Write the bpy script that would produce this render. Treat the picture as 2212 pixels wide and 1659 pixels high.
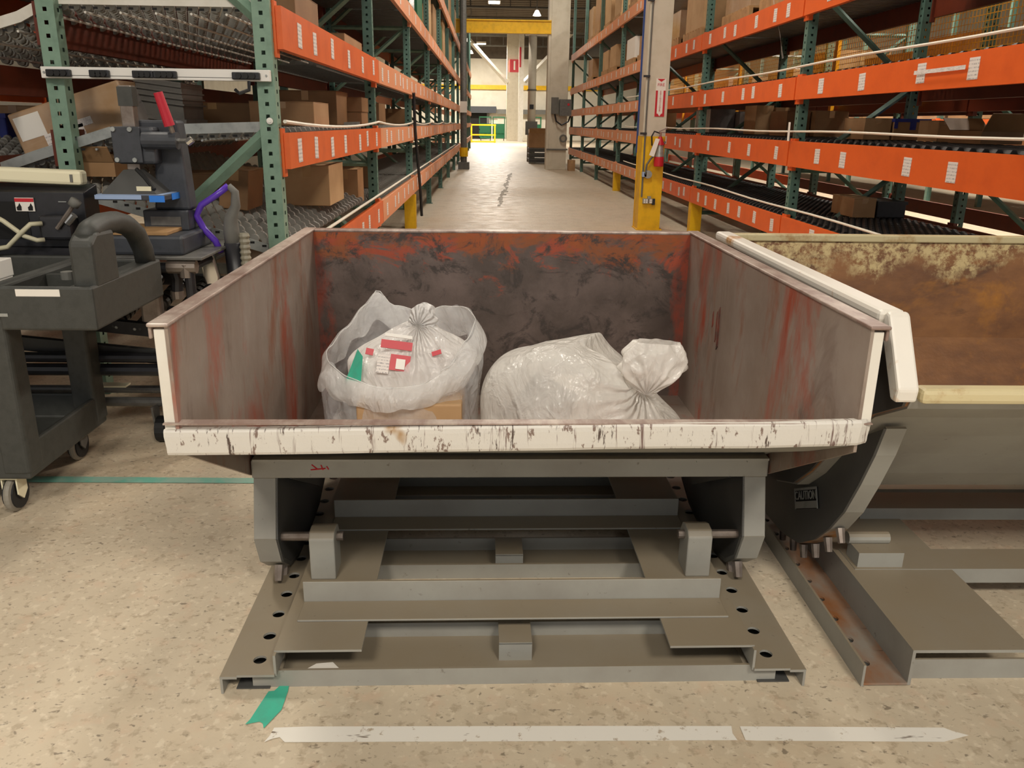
import bpy, bmesh, math, random
from mathutils import Vector, Matrix, noise
random.seed(7)
for o in list(bpy.data.objects): bpy.data.objects.remove(o)
SC = bpy.context.scene
COL = SC.collection
PI = math.pi

# ------------------------------------------------------------------ camera
CAM_H = 1.30
PITCH, YAW, ROLL = math.radians(17.602), math.radians(1.754), 0.0145
F_PX = 1780.0
cd = bpy.data.cameras.new('camera')
cam = bpy.data.objects.new('camera', cd); COL.objects.link(cam)
SC.camera = cam
fw = Vector((math.sin(YAW)*math.cos(PITCH), math.cos(YAW)*math.cos(PITCH), -math.sin(PITCH)))
rt = Vector((math.cos(YAW), -math.sin(YAW), 0.0))
up = rt.cross(fw)
cr = math.cos(ROLL)*rt + math.sin(ROLL)*up
cu = -math.sin(ROLL)*rt + math.cos(ROLL)*up
M = Matrix((cr, cu, -fw)).transposed().to_4x4()
M.translation = Vector((0, 0, CAM_H))
cam.matrix_world = M
cd.sensor_fit = 'HORIZONTAL'; cd.sensor_width = 36.0; cd.lens = 36.0*F_PX/2212.0
cd.clip_start = 0.05; cd.clip_end = 300

# ------------------------------------------------------------------ world, exposure
SC.view_settings.view_transform = 'Standard'
SC.view_settings.look = 'None'
SC.view_settings.exposure = -0.22
SC.view_settings.gamma = 1.0
SC.view_settings.use_curve_mapping = False
W = bpy.data.worlds.new('hall_air'); SC.world = W
W.use_nodes = True
bg = W.node_tree.nodes['Background']
bg.inputs[0].default_value = (0.97, 0.97, 0.98, 1); bg.inputs[1].default_value = 0.62

# lamps of the hall: (x, y, z, sx, sy, watts)
LAMPS = [(-3.6, 4.6, 6.6, 1.3, 1.3, 300), (-1.6, -4.2, 6.2, 1.4, 1.4, 420), (2.4, -4.2, 6.2, 1.4, 1.4, 420),  # second and third: unseen behind the camera, added for frontal light
         (0.75, 6.5, 6.7, 0.7, 1.6, 190), (0.75, 13.5, 6.8, 0.7, 1.6, 170), (0.75, 21.0, 6.8, 0.7, 1.6, 160),
         (0.9, 31.0, 6.6, .5, .9, 220), (0.2, 42.0, 6.6, .5, .9, 300), (0.4, 53.0, 6.6, .5, .9, 1900), (-0.6, 63.5, 6.6, .6, .9, 1700),
         (-5.6, 9.0, 6.6, 0.8, 1.6, 260), (6.3, 8.0, 6.6, 0.8, 1.8, 800), (6.3, 15.0, 6.6, 0.8, 1.8, 800), (6.3, 24.0, 6.6, 0.8, 1.8, 420)]

# ------------------------------------------------------------------ mesh helpers
class MB:
    def __init__(s): s.v = []; s.f = []
    def add(s, vs, fs):
        b = len(s.v); s.v += [tuple(p) for p in vs]; s.f += [tuple(b+i for i in f) for f in fs]; return s
    def box(s, x0, x1, y0, y1, z0, z1):
        return s.add([(x0,y0,z0),(x1,y0,z0),(x1,y1,z0),(x0,y1,z0),(x0,y0,z1),(x1,y0,z1),(x1,y1,z1),(x0,y1,z1)],
                     [(0,3,2,1),(4,5,6,7),(0,1,5,4),(1,2,6,5),(2,3,7,6),(3,0,4,7)])
    def prism(s, poly, axis, a0, a1):
        n = len(poly)
        def P(u, v, a): return (a,u,v) if axis == 'x' else ((u,a,v) if axis == 'y' else (u,v,a))
        vs = [P(u,v,a0) for u,v in poly] + [P(u,v,a1) for u,v in poly]
        fs = [tuple(range(n)), tuple(range(2*n-1, n-1, -1))] + [(i, n+i, n+(i+1)%n, (i+1)%n) for i in range(n)]
        return s.add(vs, fs)
    def strip(s, line, axis, a0, a1, t):
        """sheet of thickness t following an open 2d line, extruded along axis"""
        n = len(line); off = []
        for i in range(n):
            p = line[max(i-1,0)]; q = line[min(i+1,n-1)]
            dx, dy = q[0]-p[0], q[1]-p[1]; L = math.hypot(dx,dy) or 1
            off.append((line[i][0]-dy/L*t, line[i][1]+dx/L*t))
        for i in range(n-1):
            s.prism([line[i], line[i+1], off[i+1], off[i]], axis, a0, a1)
        return s
    def cyl(s, p0, p1, r, n=12, r1=None, cap=True):
        p0 = Vector(p0); p1 = Vector(p1); d = (p1-p0); d.normalize()
        a = Vector((0,0,1)) if abs(d.z) < .9 else Vector((1,0,0))
        u = d.cross(a); u.normalize(); w = d.cross(u)
        r1 = r if r1 is None else r1
        vs = []
        for c, rr in ((p0,r),(p1,r1)):
            for k in range(n):
                t = 2*PI*k/n; vs.append(c + u*(rr*math.cos(t)) + w*(rr*math.sin(t)))
        fs = [(k,(k+1)%n,n+(k+1)%n,n+k) for k in range(n)]
        if cap: fs += [tuple(range(n-1,-1,-1)), tuple(range(n,2*n))]
        return s.add(vs, fs)
    def tube(s, pts, r, n=8, radii=None):
        pts = [Vector(p) for p in pts]; m = len(pts); vs = []; u = None
        for i,p in enumerate(pts):
            d = pts[min(i+1,m-1)]-pts[max(i-1,0)]; d.normalize()
            if u is None:
                a = Vector((0,0,1)) if abs(d.z) < .9 else Vector((1,0,0)); u = d.cross(a)
            u = u - d*u.dot(d); u.normalize(); w = d.cross(u)
            rr = radii[i] if radii else r
            for k in range(n):
                t = 2*PI*k/n; vs.append(p + u*(rr*math.cos(t)) + w*(rr*math.sin(t)))
        fs = [(i*n+k, i*n+(k+1)%n, (i+1)*n+(k+1)%n, (i+1)*n+k) for i in range(m-1) for k in range(n)]
        fs += [tuple(range(n-1,-1,-1)), tuple(range((m-1)*n, m*n))]
        return s.add(vs, fs)
    def ring(s, c, axis, R, r, n=20, m=8):
        c = Vector(c); vs = []
        for i in range(n):
            t = 2*PI*i/n
            for k in range(m):
                q = 2*PI*k/m; rr = R + r*math.cos(q); h = r*math.sin(q)
                a, b = rr*math.cos(t), rr*math.sin(t)
                vs.append(c + (Vector((h,a,b)) if axis=='x' else Vector((a,h,b)) if axis=='y' else Vector((a,b,h))))
        fs = [(i*m+k, ((i+1)%n)*m+k, ((i+1)%n)*m+(k+1)%m, i*m+(k+1)%m) for i in range(n) for k in range(m)]
        return s.add(vs, fs)
    def tray(s, x0, x1, y0, y1, z0, z1, t, floor):
        a = [(x0,y0),(x1,y0),(x1,y1),(x0,y1)]; b = [(x0+t,y0+t),(x1-t,y0+t),(x1-t,y1-t),(x0+t,y1-t)]
        vs = [(x,y,z0) for x,y in a]+[(x,y,z1) for x,y in a]+[(x,y,z1) for x,y in b]+[(x,y,z0+floor) for x,y in b]
        fs = [(0,1,2,3),(12,13,14,15)]
        for k in range(4):
            j = (k+1)%4
            fs += [(k,j,4+j,4+k),(4+k,4+j,8+j,8+k),(8+k,8+j,12+j,12+k)]
        return s.add(vs, fs)
    def grid(s, rows):
        n = len(rows[0]); vs = [p for r in rows for p in r]
        fs = [(i*n+k, i*n+k+1, (i+1)*n+k+1, (i+1)*n+k) for i in range(len(rows)-1) for k in range(n-1)]
        return s.add(vs, fs)
    def mesh(s, name):
        me = bpy.data.meshes.new(name); me.from_pydata(s.v, [], s.f); 
        bm = bmesh.new(); bm.from_mesh(me); bmesh.ops.recalc_face_normals(bm, faces=bm.faces); bm.to_mesh(me); bm.free()
        return me
    def build(s, name, mat, parent=None, loc=(0,0,0), rot=(0,0,0), smooth=False, bevel=0):
        return put(s.mesh(name), name, mat, parent, loc, rot, smooth, bevel)

def put(me, name, mat=None, parent=None, loc=(0,0,0), rot=(0,0,0), smooth=False, bevel=0):
    o = bpy.data.objects.new(name, me); COL.objects.link(o)
    if mat is not None and not me.materials: me.materials.append(mat)
    o.location = loc; o.rotation_euler = rot; o.parent = parent
    if smooth:
        for p in me.polygons: p.use_smooth = True
    if bevel:
        b = o.modifiers.new('bevel', 'BEVEL'); b.width = bevel; b.segments = 2; b.limit_method = 'ANGLE'
    return o
def tag(o, label=None, cat=None, group=None, kind=None):
    if label: o['label'] = label
    if cat: o['category'] = cat
    if group: o['group'] = group
    if kind: o['kind'] = kind
    return o
def thing(name, label, cat, loc=(0,0,0), rot=(0,0,0), group=None):
    o = bpy.data.objects.new(name, None); COL.objects.link(o); o.empty_display_size = .1
    o.location = loc; o.rotation_euler = rot
    return tag(o, label, cat, group)
def struct(o): o['kind'] = 'structure'; return o
def dup(root, loc=None, rot=None, label=None, group=None):
    r = root.copy(); COL.objects.link(r)
    if loc is not None: r.location = loc
    if rot is not None: r.rotation_euler = rot
    if label: r['label'] = label
    if group: r['group'] = group
    for ch in list(root.children):
        c = ch.copy(); COL.objects.link(c); c.parent = r
        for g in list(ch.children):
            d = g.copy(); COL.objects.link(d); d.parent = c
    return r
def text_mesh(txt, size, depth=.0008, align='CENTER', spacing=1.0):
    cu_ = bpy.data.curves.new('t', 'FONT'); cu_.body = txt; cu_.size = size; cu_.extrude = depth
    cu_.align_x = align; cu_.align_y = 'CENTER'; cu_.space_line = spacing; cu_.resolution_u = 2
    o = bpy.data.objects.new('t', cu_); COL.objects.link(o)
    bpy.context.view_layer.update()
    me = bpy.data.meshes.new_from_object(o.evaluated_get(bpy.context.evaluated_depsgraph_get()))
    bpy.data.objects.remove(o); bpy.data.curves.remove(cu_); me.name = 'lettering'
    return me

# ------------------------------------------------------------------ materials
def lin(h):
    h = h.lstrip('#'); c = [int(h[i:i+2],16)/255 for i in (0,2,4)]
    return tuple((x/12.92 if x <= .04045 else ((x+.055)/1.055)**2.4) for x in c) + (1,)
class NT:
    def __init__(s, name):
        s.m = bpy.data.materials.new(name); s.m.use_nodes = True; s.t = s.m.node_tree; s.b = s.t.nodes['Principled BSDF']
        s.out = s.t.nodes['Material Output']
    def n(s, typ, **kw):
        q = s.t.nodes.new(typ)
        for k,v in kw.items(): setattr(q, k, v)
        return q
    def l(s, a, b): s.t.links.new(a, b)
    def coord(s, scale=(1,1,1), which='Object', rot=(0,0,0)):
        tc = s.n('ShaderNodeTexCoord'); mp = s.n('ShaderNodeMapping'); mp.inputs['Scale'].default_value = scale; mp.inputs['Rotation'].default_value = rot
        s.l(tc.outputs[which], mp.inputs[0]); return mp.outputs[0]
    def noise(s, co, scale, detail=4, rough=.55, dist=0):
        q = s.n('ShaderNodeTexNoise'); q.inputs['Scale'].default_value = scale; q.inputs['Detail'].default_value = detail
        q.inputs['Roughness'].default_value = rough; q.inputs['Distortion'].default_value = dist; s.l(co, q.inputs['Vector']); return q.outputs['Fac']
    def ramp(s, fac, stops):
        q = s.n('ShaderNodeValToRGB'); r = q.color_ramp
        while len(r.elements) < len(stops): r.elements.new(.5)
        for e,(p,c) in zip(r.elements, stops): e.position = p; e.color = c if len(c) == 4 else tuple(c)+(1,)
        s.l(fac, q.inputs[0]); return q.outputs[0]
    def mask(s, fac, a, b):
        return s.ramp(fac, [(a,(0,0,0,1)),(b,(1,1,1,1))])
    def mix(s, fac, a, b):
        q = s.n('ShaderNodeMix', data_type='RGBA')
        for sock, v in ((q.inputs[0],fac),(q.inputs[6],a),(q.inputs[7],b)):
            if hasattr(v,'node'): s.l(v, sock)
            else: sock.default_value = v
        return q.outputs[2]
    def mul(s, a, b):
        q = s.n('ShaderNodeMath', operation='MULTIPLY')
        for sock, v in ((q.inputs[0],a),(q.inputs[1],b)):
            if hasattr(v,'node'): s.l(v, sock)
            else: sock.default_value = v
        return q.outputs[0]
    def bump(s, h, strength=.2, dist=.01):
        q = s.n('ShaderNodeBump'); q.inputs['Strength'].default_value = strength; q.inputs['Distance'].default_value = dist
        s.l(h, q.inputs['Height']); s.l(q.outputs[0], s.b.inputs['Normal'])
    def base(s, c):
        if hasattr(c,'node'): s.l(c, s.b.inputs['Base Color'])
        else: s.b.inputs['Base Color'].default_value = c
    def pr(s, rough=.5, metal=0, spec=.5):
        s.b.inputs['Roughness'].default_value = rough; s.b.inputs['Metallic'].default_value = metal; s.b.inputs['Specular IOR Level'].default_value = spec
        return s.m
def painted(name, col, col2=None, rough=.45, scale=9, metal=0, amount=(.45,.75), spec=.5, bump=.06):
    q = NT(name); co = q.coord()
    c = lin(col); d = lin(col2) if col2 else tuple(x*.72 for x in c[:3])+(1,)
    f = q.noise(co, scale, 5, .6)
    q.base(q.mix(q.mask(f, *amount), c, d))
    if bump: q.bump(q.noise(co, scale*9, 3), bump, .004)
    return q.pr(rough, metal, spec)
def flat(name, col, rough=.5, metal=0, spec=.5):
    q = NT(name); q.base(lin(col)); return q.pr(rough, metal, spec)
def glow(name, col, strength):
    q = NT(name); q.base(lin(col)); q.b.inputs['Emission Color'].default_value = lin(col); q.b.inputs['Emission Strength'].default_value = strength
    return q.pr(.5)
MT = {}
# floor: worn polished concrete with aggregate
q = NT('concrete'); co = q.coord()
big = q.noise(co, .8, 5, .6); mid = q.noise(co, 5, 6, .65)
c = q.ramp(big, [(.3,lin('#bfb19a')),(.5,lin('#cabca4')),(.72,lin('#c6b193'))])
c = q.mix(q.mul(q.mask(mid,.5,.68),.4), c, lin('#a89a83'))
vo = q.n('ShaderNodeTexVoronoi'); vo.inputs['Scale'].default_value = 26; vo.inputs['Randomness'].default_value = 1
q.l(q.coord(), vo.inputs['Vector'])
peb = q.mask(q.noise(co, 34, 3, .6), .55, .66)
c = q.mix(q.mul(peb,.6), c, lin('#9f8e76'))
c = q.mix(q.mul(q.mask(q.noise(q.coord((1,1,1),rot=(0,0,.4)), 14, 4, .6), .55, .7),.45), c, lin('#cdb096'))
peb2 = q.mask(q.noise(q.coord((1,1.5,1)), 42, 3, .6, .4), .62, .69)
c = q.mix(q.mul(peb2,.75), c, lin('#6f6353'))
wh = q.mask(q.noise(q.coord((1,1,1),rot=(0,0,1.0)), 40, 3, .55), .57, .66)
c = q.mix(q.mul(wh,.5), c, lin('#ded2bb'))
# wear along the drive lane, in world place
sm = q.mask(q.noise(q.coord((2.2,.25,1)), 2.0, 4, .6), .55, .8)
c = q.mix(q.mul(sm,.25), c, lin('#8d8472'))
q.base(c)
q.l(q.ramp(mid, [(.3,(.38,.38,.38,1)),(.7,(.58,.58,.58,1))]), q.b.inputs['Roughness'])
q.bump(q.noise(co, 60, 3), .05, .002); q.b.inputs['Specular IOR Level'].default_value = .45
MT['floor'] = q.m
q = NT('scuff'); q.base(lin('#938976')); MT['scuff'] = q.pr(.6)

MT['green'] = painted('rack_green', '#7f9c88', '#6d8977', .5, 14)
MT['green_shade'] = painted('rack_green_shaded', '#55766a', '#476459', .5, 14)  # rack green with the dimmer light on far posts put into its colour
MT['orange'] = painted('beam_orange', '#df6628', '#cf5a22', .45, 6)
MT['orange_r'] = painted('beam_orange_bright', '#e2601c', '#d65818', .45, 6)
MT['orange2'] = painted('beam_orange_worn', '#de9268', '#cf9a76', .55, 4)
MT['orange_shade'] = painted('beam_orange_shaded', '#642710', '#54200d', .5, 6)  # beam orange darkened: the shade inside the racks is in the colour
MT['yellow'] = painted('safety_yellow', '#ecba0c', '#d3a40a', .5, 8)
MT['cagey'] = flat('cage_yellow', '#dd9a10', .45)
MT['galv'] = painted('galvanized', '#a9aca8', '#8d918e', .4, 20, .45)
MT['galvd'] = painted('galvanized_dark', '#6e6d69', '#5a5956', .5, 20, .3)
MT['cream'] = painted('column_cream', '#cfc7b4', '#c2b9a4', .55, 5)
MT['whitep'] = painted('white_paint', '#dfdbd0', '#cfc9bb', .5, 6)
MT['wall'] = painted('wall_white', '#dcd6c6', '#cfc8b6', .7, 1.5)
MT['ceil'] = painted('roof_deck', '#5b5145', '#4b4238', .8, 3)
MT['truss'] = painted('truss_grey', '#6d6c66', None, .7, 3)
MT['black'] = painted('black_plastic', '#3f403c', '#343531', .55, 30, bump=.15)
MT['blk'] = painted('black_paint', '#26262a', '#1c1c1e', .4, 20)
MT['navy'] = painted('press_casting', '#3c3f45', '#2f3237', .5, 20)
MT['rubber'] = flat('rubber_black', '#161616', .6)
MT['tread'] = flat('wheel_grey_rubber', '#8d887c', .6)
MT['chrome'] = flat('chrome', '#c9c7c2', .18, .9)
MT['steel'] = painted('bare_steel', '#8b8178', '#6d5f55', .4, 15, .6)
MT['red'] = flat('signal_red', '#c3202c', .45)
MT['printred'] = flat('print_red', '#c9434c', .4)
MT['handle_red'] = flat('grip_red', '#b81f33', .5)
MT['blue'] = flat('tape_blue', '#2f7fe0', .5)
MT['dblue'] = flat('tote_blue', '#1d2f86', .5)
MT['colblue'] = flat('column_blue', '#24407e', .5)
MT['lblue'] = flat('steel_edge_blue', '#9fb4d6', .4)
MT['purple'] = flat('handle_purple', '#5a37b0', .3)
MT['hose'] = painted('hose_grey', '#8f8a78', None, .5, 12)
MT['airline'] = flat('air_hose', '#c9c3a6', .5)
MT['white'] = flat('white', '#efece4', .5)
MT['paper'] = flat('paper', '#e9e4da', .7)
MT['ivory'] = flat('ivory', '#e9e2c2', .5)
MT['rod'] = flat('white_rod', '#e6e0d0', .5)
MT['dark'] = flat('deep_dark', '#121110', .8)
MT['wheel_l'] = flat('wheel_grey', '#8a8881', .45)
MT['wheel_d'] = flat('wheel_black', '#2e2d2c', .4)
MT['wheel_k'] = flat('wheel_dark_brown', '#38342f', .45)
MT['greencart'] = flat('cart_green', '#1f6b48', .5)
MT['teal'] = painted('tape_teal', '#3fb396', '#4a9f88', .5, 20)
MT['tealf'] = painted('tape_teal_faded', '#6fae9b', '#8fb0a0', .55, 12, amount=(.4,.6))
q = NT('tape_white'); co = q.coord()
c = q.mix(q.mask(q.noise(co, 22, 5, .7), .60, .66), lin('#e6e2d8'), lin('#b3a48f'))
c = q.mix(q.mask(q.noise(q.coord((1,4,1)), 9, 3, .6), .66, .70), c, lin('#6d5d4c')); q.base(c); MT['tapew'] = q.pr(.5)
MT['graytote'] = painted('tote_grey', '#5a5650', '#4d4a45', .5, 14)
MT['wood'] = painted('pallet_wood', '#b08a5c', '#8f6c45', .7, 7)
def card(name, c1, c2, gloss=.65):
    q = NT(name); co = q.coord()
    c = q.mix(q.mask(q.noise(co, 3.5, 4, .6), .4, .75), lin(c1), lin(c2))
    c = q.mix(q.mul(q.mask(q.noise(q.coord((1,1,9)), 6, 3, .6), .55, .8), .35), c, lin(c2))
    q.base(c); return q.pr(gloss)
MT['card'] = card('cardboard', '#a8835c', '#947049')
MT['card2'] = card('cardboard_pale', '#bd9a70', '#ab885e')
MT['card3'] = card('cardboard_brown', '#8c6a46', '#7a5a39')
MT['cardw'] = card('cardboard_wrapped', '#a98763', '#c3a98c', .22)
MT['tape'] = flat('packing_tape', '#b79468', .25)
MT['wrap'] = painted('stretch_wrap_grey', '#8f8a86', '#75706c', .25, 6)
# printed labels
q = NT('label_print'); co = q.coord(which='Generated')
sx = q.n('ShaderNodeSeparateXYZ'); q.l(co, sx.inputs[0])
def lines(q, zsock, k, thr):
    m = q.n('ShaderNodeMath', operation='FRACT'); mm = q.mul(zsock, k); q.l(mm, m.inputs[0])
    g = q.n('ShaderNodeMath', operation='LESS_THAN'); q.l(m.outputs[0], g.inputs[0]); g.inputs[1].default_value = thr; return g.outputs[0]
ln = lines(q, sx.outputs[2], 6.0, .42)
nz = q.mask(q.noise(q.coord((9,9,4), which='Generated'), 1.7, 3, .7), .47, .56)
c = q.mix(q.mul(q.mul(ln, nz), .7), lin('#e4ddd6'), lin('#6b666e')); q.base(c); MT['label'] = q.pr(.55)

# hopper paints
q = NT('hopper_grey'); co = q.coord()
gn = q.n('ShaderNodeNewGeometry'); gs = q.n('ShaderNodeSeparateXYZ'); q.l(gn.outputs['Normal'], gs.inputs[0])
c = q.mix(q.mask(q.noise(co, 4, 5, .6), .4, .7), lin('#98978f'), lin('#8b8880'))
c = q.mix(q.mul(q.mask(gs.outputs[2], .35, .8), q.ramp(q.noise(co, 3, 4, .6), [(.3,(.75,.75,.75,1)),(.6,(1,1,1,1))])), c, lin('#8a7e6a'))     # settled dust on upward faces
c = q.mix(q.mul(q.mask(q.noise(q.coord((1,1,1)), 30, 4, .7), .66, .74), .6), c, lin('#5d5347'))
q.base(c); q.bump(q.noise(co, 80, 3), .08, .003); MT['hgrey'] = q.pr(.48, .0, .45)
q = NT('hopper_lip_paint'); co = q.coord()
c = lin('#cfcbc2')
c = q.mix(q.mask(q.noise(q.coord((26,4,2.2),rot=(0,.25,0)), 1.6, 5, .75, .5), .59, .65), c, lin('#75605a'))
c = q.mix(q.mask(q.noise(q.coord((55,6,26),rot=(0,.8,0)), 1.0, 4, .7), .60, .65), c, lin('#7d6a60'))
c = q.mix(q.mask(q.noise(q.coord((70,6,12),rot=(0,-.7,0)), 1.0, 4, .7), .63, .67), c, lin('#54463f'))
c = q.mix(q.mask(q.noise(q.coord((1.2,1,1)), 4.5, 4, .6), .68, .74), c, lin('#a07a45'))
c = q.mix(q.mask(q.noise(q.coord((3,1,.8)), 4.5, 3, .6), .70, .73), c, lin('#a8503a'))
q.base(c); q.bump(q.noise(co, 60, 4), .2, .004); MT['lip'] = q.pr(.45)
# rim: worn paint over brown steel
q = NT('hopper_rim'); co = q.coord()
c = q.mix(q.mask(q.noise(q.coord((6,2,6)), 3, 5, .65), .42, .62), lin('#8f7a70'), lin('#b5a79c'))
c = q.mix(q.mul(q.mask(q.noise(co, 9, 4, .6), .55, .7), .6), c, lin('#6d5145')); q.base(c); MT['rim'] = q.pr(.4, .25)
# inside: scoured steel, rust and red primer
def scoured(name, base1, base2, red, redamt, dark, darkamt, vscale, org='#8c4a22'):
    q = NT(name); co = q.coord()
    c = q.mix(q.mask(q.noise(co, 3.2, 5, .6), .38, .64), lin(base1), lin(base2))
    n1 = q.noise(q.coord(vscale), 2.3, 6, .7, .6)
    c = q.mix(q.mask(n1, *darkamt), c, lin(dark))
    n3 = q.noise(q.coord((vscale[0]*1.3,vscale[1]*1.3,vscale[2]*1.2),rot=(.2,.1,.3)), 2.9, 6, .72, .5)
    c = q.mix(q.mul(q.mask(n3, redamt[0]+.02, redamt[1]+.05),.8), c, lin(org))
    n2 = q.noise(q.coord((vscale[0],vscale[1],vscale[2]),rot=(.0,.0,.5)), 2.0, 6, .72, .4)
    c = q.mix(q.mask(n2, *redamt), c, lin(red))
    sc = q.mask(q.noise(q.coord((40,40,3),rot=(.4,.4,0)), 1.2, 3, .6), .68, .72)
    c = q.mix(q.mul(sc,.35), c, lin('#b5aca4'))
    q.base(c); q.bump(q.noise(co, 25, 5), .15, .006)
    q.l(q.ramp(n1, [(.3,(.35,.35,.35,1)),(.7,(.6,.6,.6,1))]), q.b.inputs['Roughness'])
    q.b.inputs['Metallic'].default_value = .25
    return q.m
MT['in_side'] = scoured('bin_side_inside', '#8f7f72', '#9f9287', '#a5523c', (.52,.66), '#6d5a50', (.56,.72), (1,1.6,.55))
# back wall: red-orange primer at the top, black scoured below
q = NT('bin_back_inside'); co = q.coord(); s3 = q.n('ShaderNodeSeparateXYZ'); tc = q.n('ShaderNodeTexCoord'); q.l(tc.outputs['Object'], s3.inputs[0])
c = q.mix(q.mask(q.noise(co, 4, 6, .65), .4, .66), lin('#574c46'), lin('#756660'))
hz = q.n('ShaderNodeMath', operation='MULTIPLY_ADD'); q.l(s3.outputs[2], hz.inputs[0]); hz.inputs[1].default_value = .95; hz.inputs[2].default_value = -.77
n2 = q.noise(q.coord((1.3,1,1.8),rot=(0,.5,0)), 4.2, 7, .74, .6)
ad = q.n('ShaderNodeMath', operation='ADD'); q.l(n2, ad.inputs[0]); q.l(hz.outputs[0], ad.inputs[1])
c = q.mix(q.mask(ad.outputs[0], .50, .58), c, lin('#a34e37'))
n4 = q.noise(q.coord((1.1,1,1.6),rot=(0,.9,0)), 3.4, 6, .72, .5)
ad2 = q.n('ShaderNodeMath', operation='ADD'); q.l(n4, ad2.inputs[0]); q.l(hz.outputs[0], ad2.inputs[1])
c = q.mix(q.mul(q.mask(ad2.outputs[0], .52, .60),.75), c, lin('#9a5527'))
n5 = q.noise(q.coord((1.8,1,2.2),rot=(0,-.4,0)), 3.6, 7, .75, .8)
c = q.mix(q.mask(n5, .515, .60), c, lin('#453d39'))
ax = q.n('ShaderNodeMath', operation='ABSOLUTE'); q.l(s3.outputs[0], ax.inputs[0])
ex = q.n('ShaderNodeMath', operation='MULTIPLY_ADD'); q.l(ax.outputs[0], ex.inputs[0]); ex.inputs[1].default_value = 3.2; ex.inputs[2].default_value = -2.02
ed = q.n('ShaderNodeMath', operation='ADD'); q.l(ex.outputs[0], ed.inputs[0]); q.l(q.noise(q.coord((2,1,.8)), 5, 5, .7), ed.inputs[1])
c = q.mix(q.mul(q.mask(ed.outputs[0], .62, .8),.8), c, lin('#a04a36'))
q.base(c); q.bump(q.noise(co, 22, 6), .25, .008); q.b.inputs['Metallic'].default_value = .15; MT['in_back'] = q.pr(.5, .15)
# neighbour hopper: rust
q = NT('bin_rust_inside'); co = q.coord(); s3 = q.n('ShaderNodeSeparateXYZ'); tc = q.n('ShaderNodeTexCoord'); q.l(tc.outputs['Object'], s3.inputs[0])
c = q.mix(q.mask(q.noise(q.coord((1,1,2.4)), 2.6, 6, .65), .36, .62), lin('#6d4a33'), lin('#93663f'))
c = q.mix(q.mask(q.noise(q.coord((.7,1,3.0)), 2.2, 6, .7, .4), .56, .68), c, lin('#4f382a'))
c = q.mix(q.mask(q.noise(q.coord((.9,1,1.2)), 2.0, 6, .7, .3), .53, .68), c, lin('#b57a30'))
hz = q.n('ShaderNodeMath', operation='MULTIPLY_ADD'); q.l(s3.outputs[2], hz.inputs[0]); hz.inputs[1].default_value = 1.7; hz.inputs[2].default_value = -1.37
ad = q.n('ShaderNodeMath', operation='ADD'); q.l(hz.outputs[0], ad.inputs[0]); q.l(q.noise(q.coord((1,1,.6)), 2.2, 7, .75), ad.inputs[1])
c = q.mix(q.mul(q.mask(ad.outputs[0], .46, .58), q.mask(q.noise(co, 26, 5, .75), .42, .56)), c, lin('#cdb886'))
q.base(c); q.bump(q.noise(co, 24, 6), .3, .008); MT['in_rust'] = q.pr(.55, .1)
q = NT('rim_white_rust'); co = q.coord()
c = q.mix(q.mask(q.noise(co, 5, 6, .7), .60, .70), lin('#e2ddd2'), lin('#b98a52')); q.base(c); MT['rimw'] = q.pr(.4)
q = NT('lip_cream_rust'); co = q.coord()
c = q.mix(q.mask(q.noise(co, 6, 6, .7), .55, .72), lin('#c9bc93'), lin('#9c7038')); q.base(c); MT['ripc'] = q.pr(.45)
q = NT('rocker_rust'); co = q.coord()
c = q.mix(q.mask(q.noise(co, 9, 5, .65), .45, .62), lin('#8f897f'), lin('#a06a2a')); q.base(c); MT['rrust'] = q.pr(.5)
q = NT('track_rust'); co = q.coord()
c = q.mix(q.mask(q.noise(q.coord((1,.5,1)), 5, 5, .65), .40, .62), lin('#8a8277'), lin('#8a5a35')); q.base(c); MT['trust'] = q.pr(.5)
MT['hdark'] = painted('hopper_charcoal', '#4a4a48', '#403f3d', .5, 6)
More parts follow.
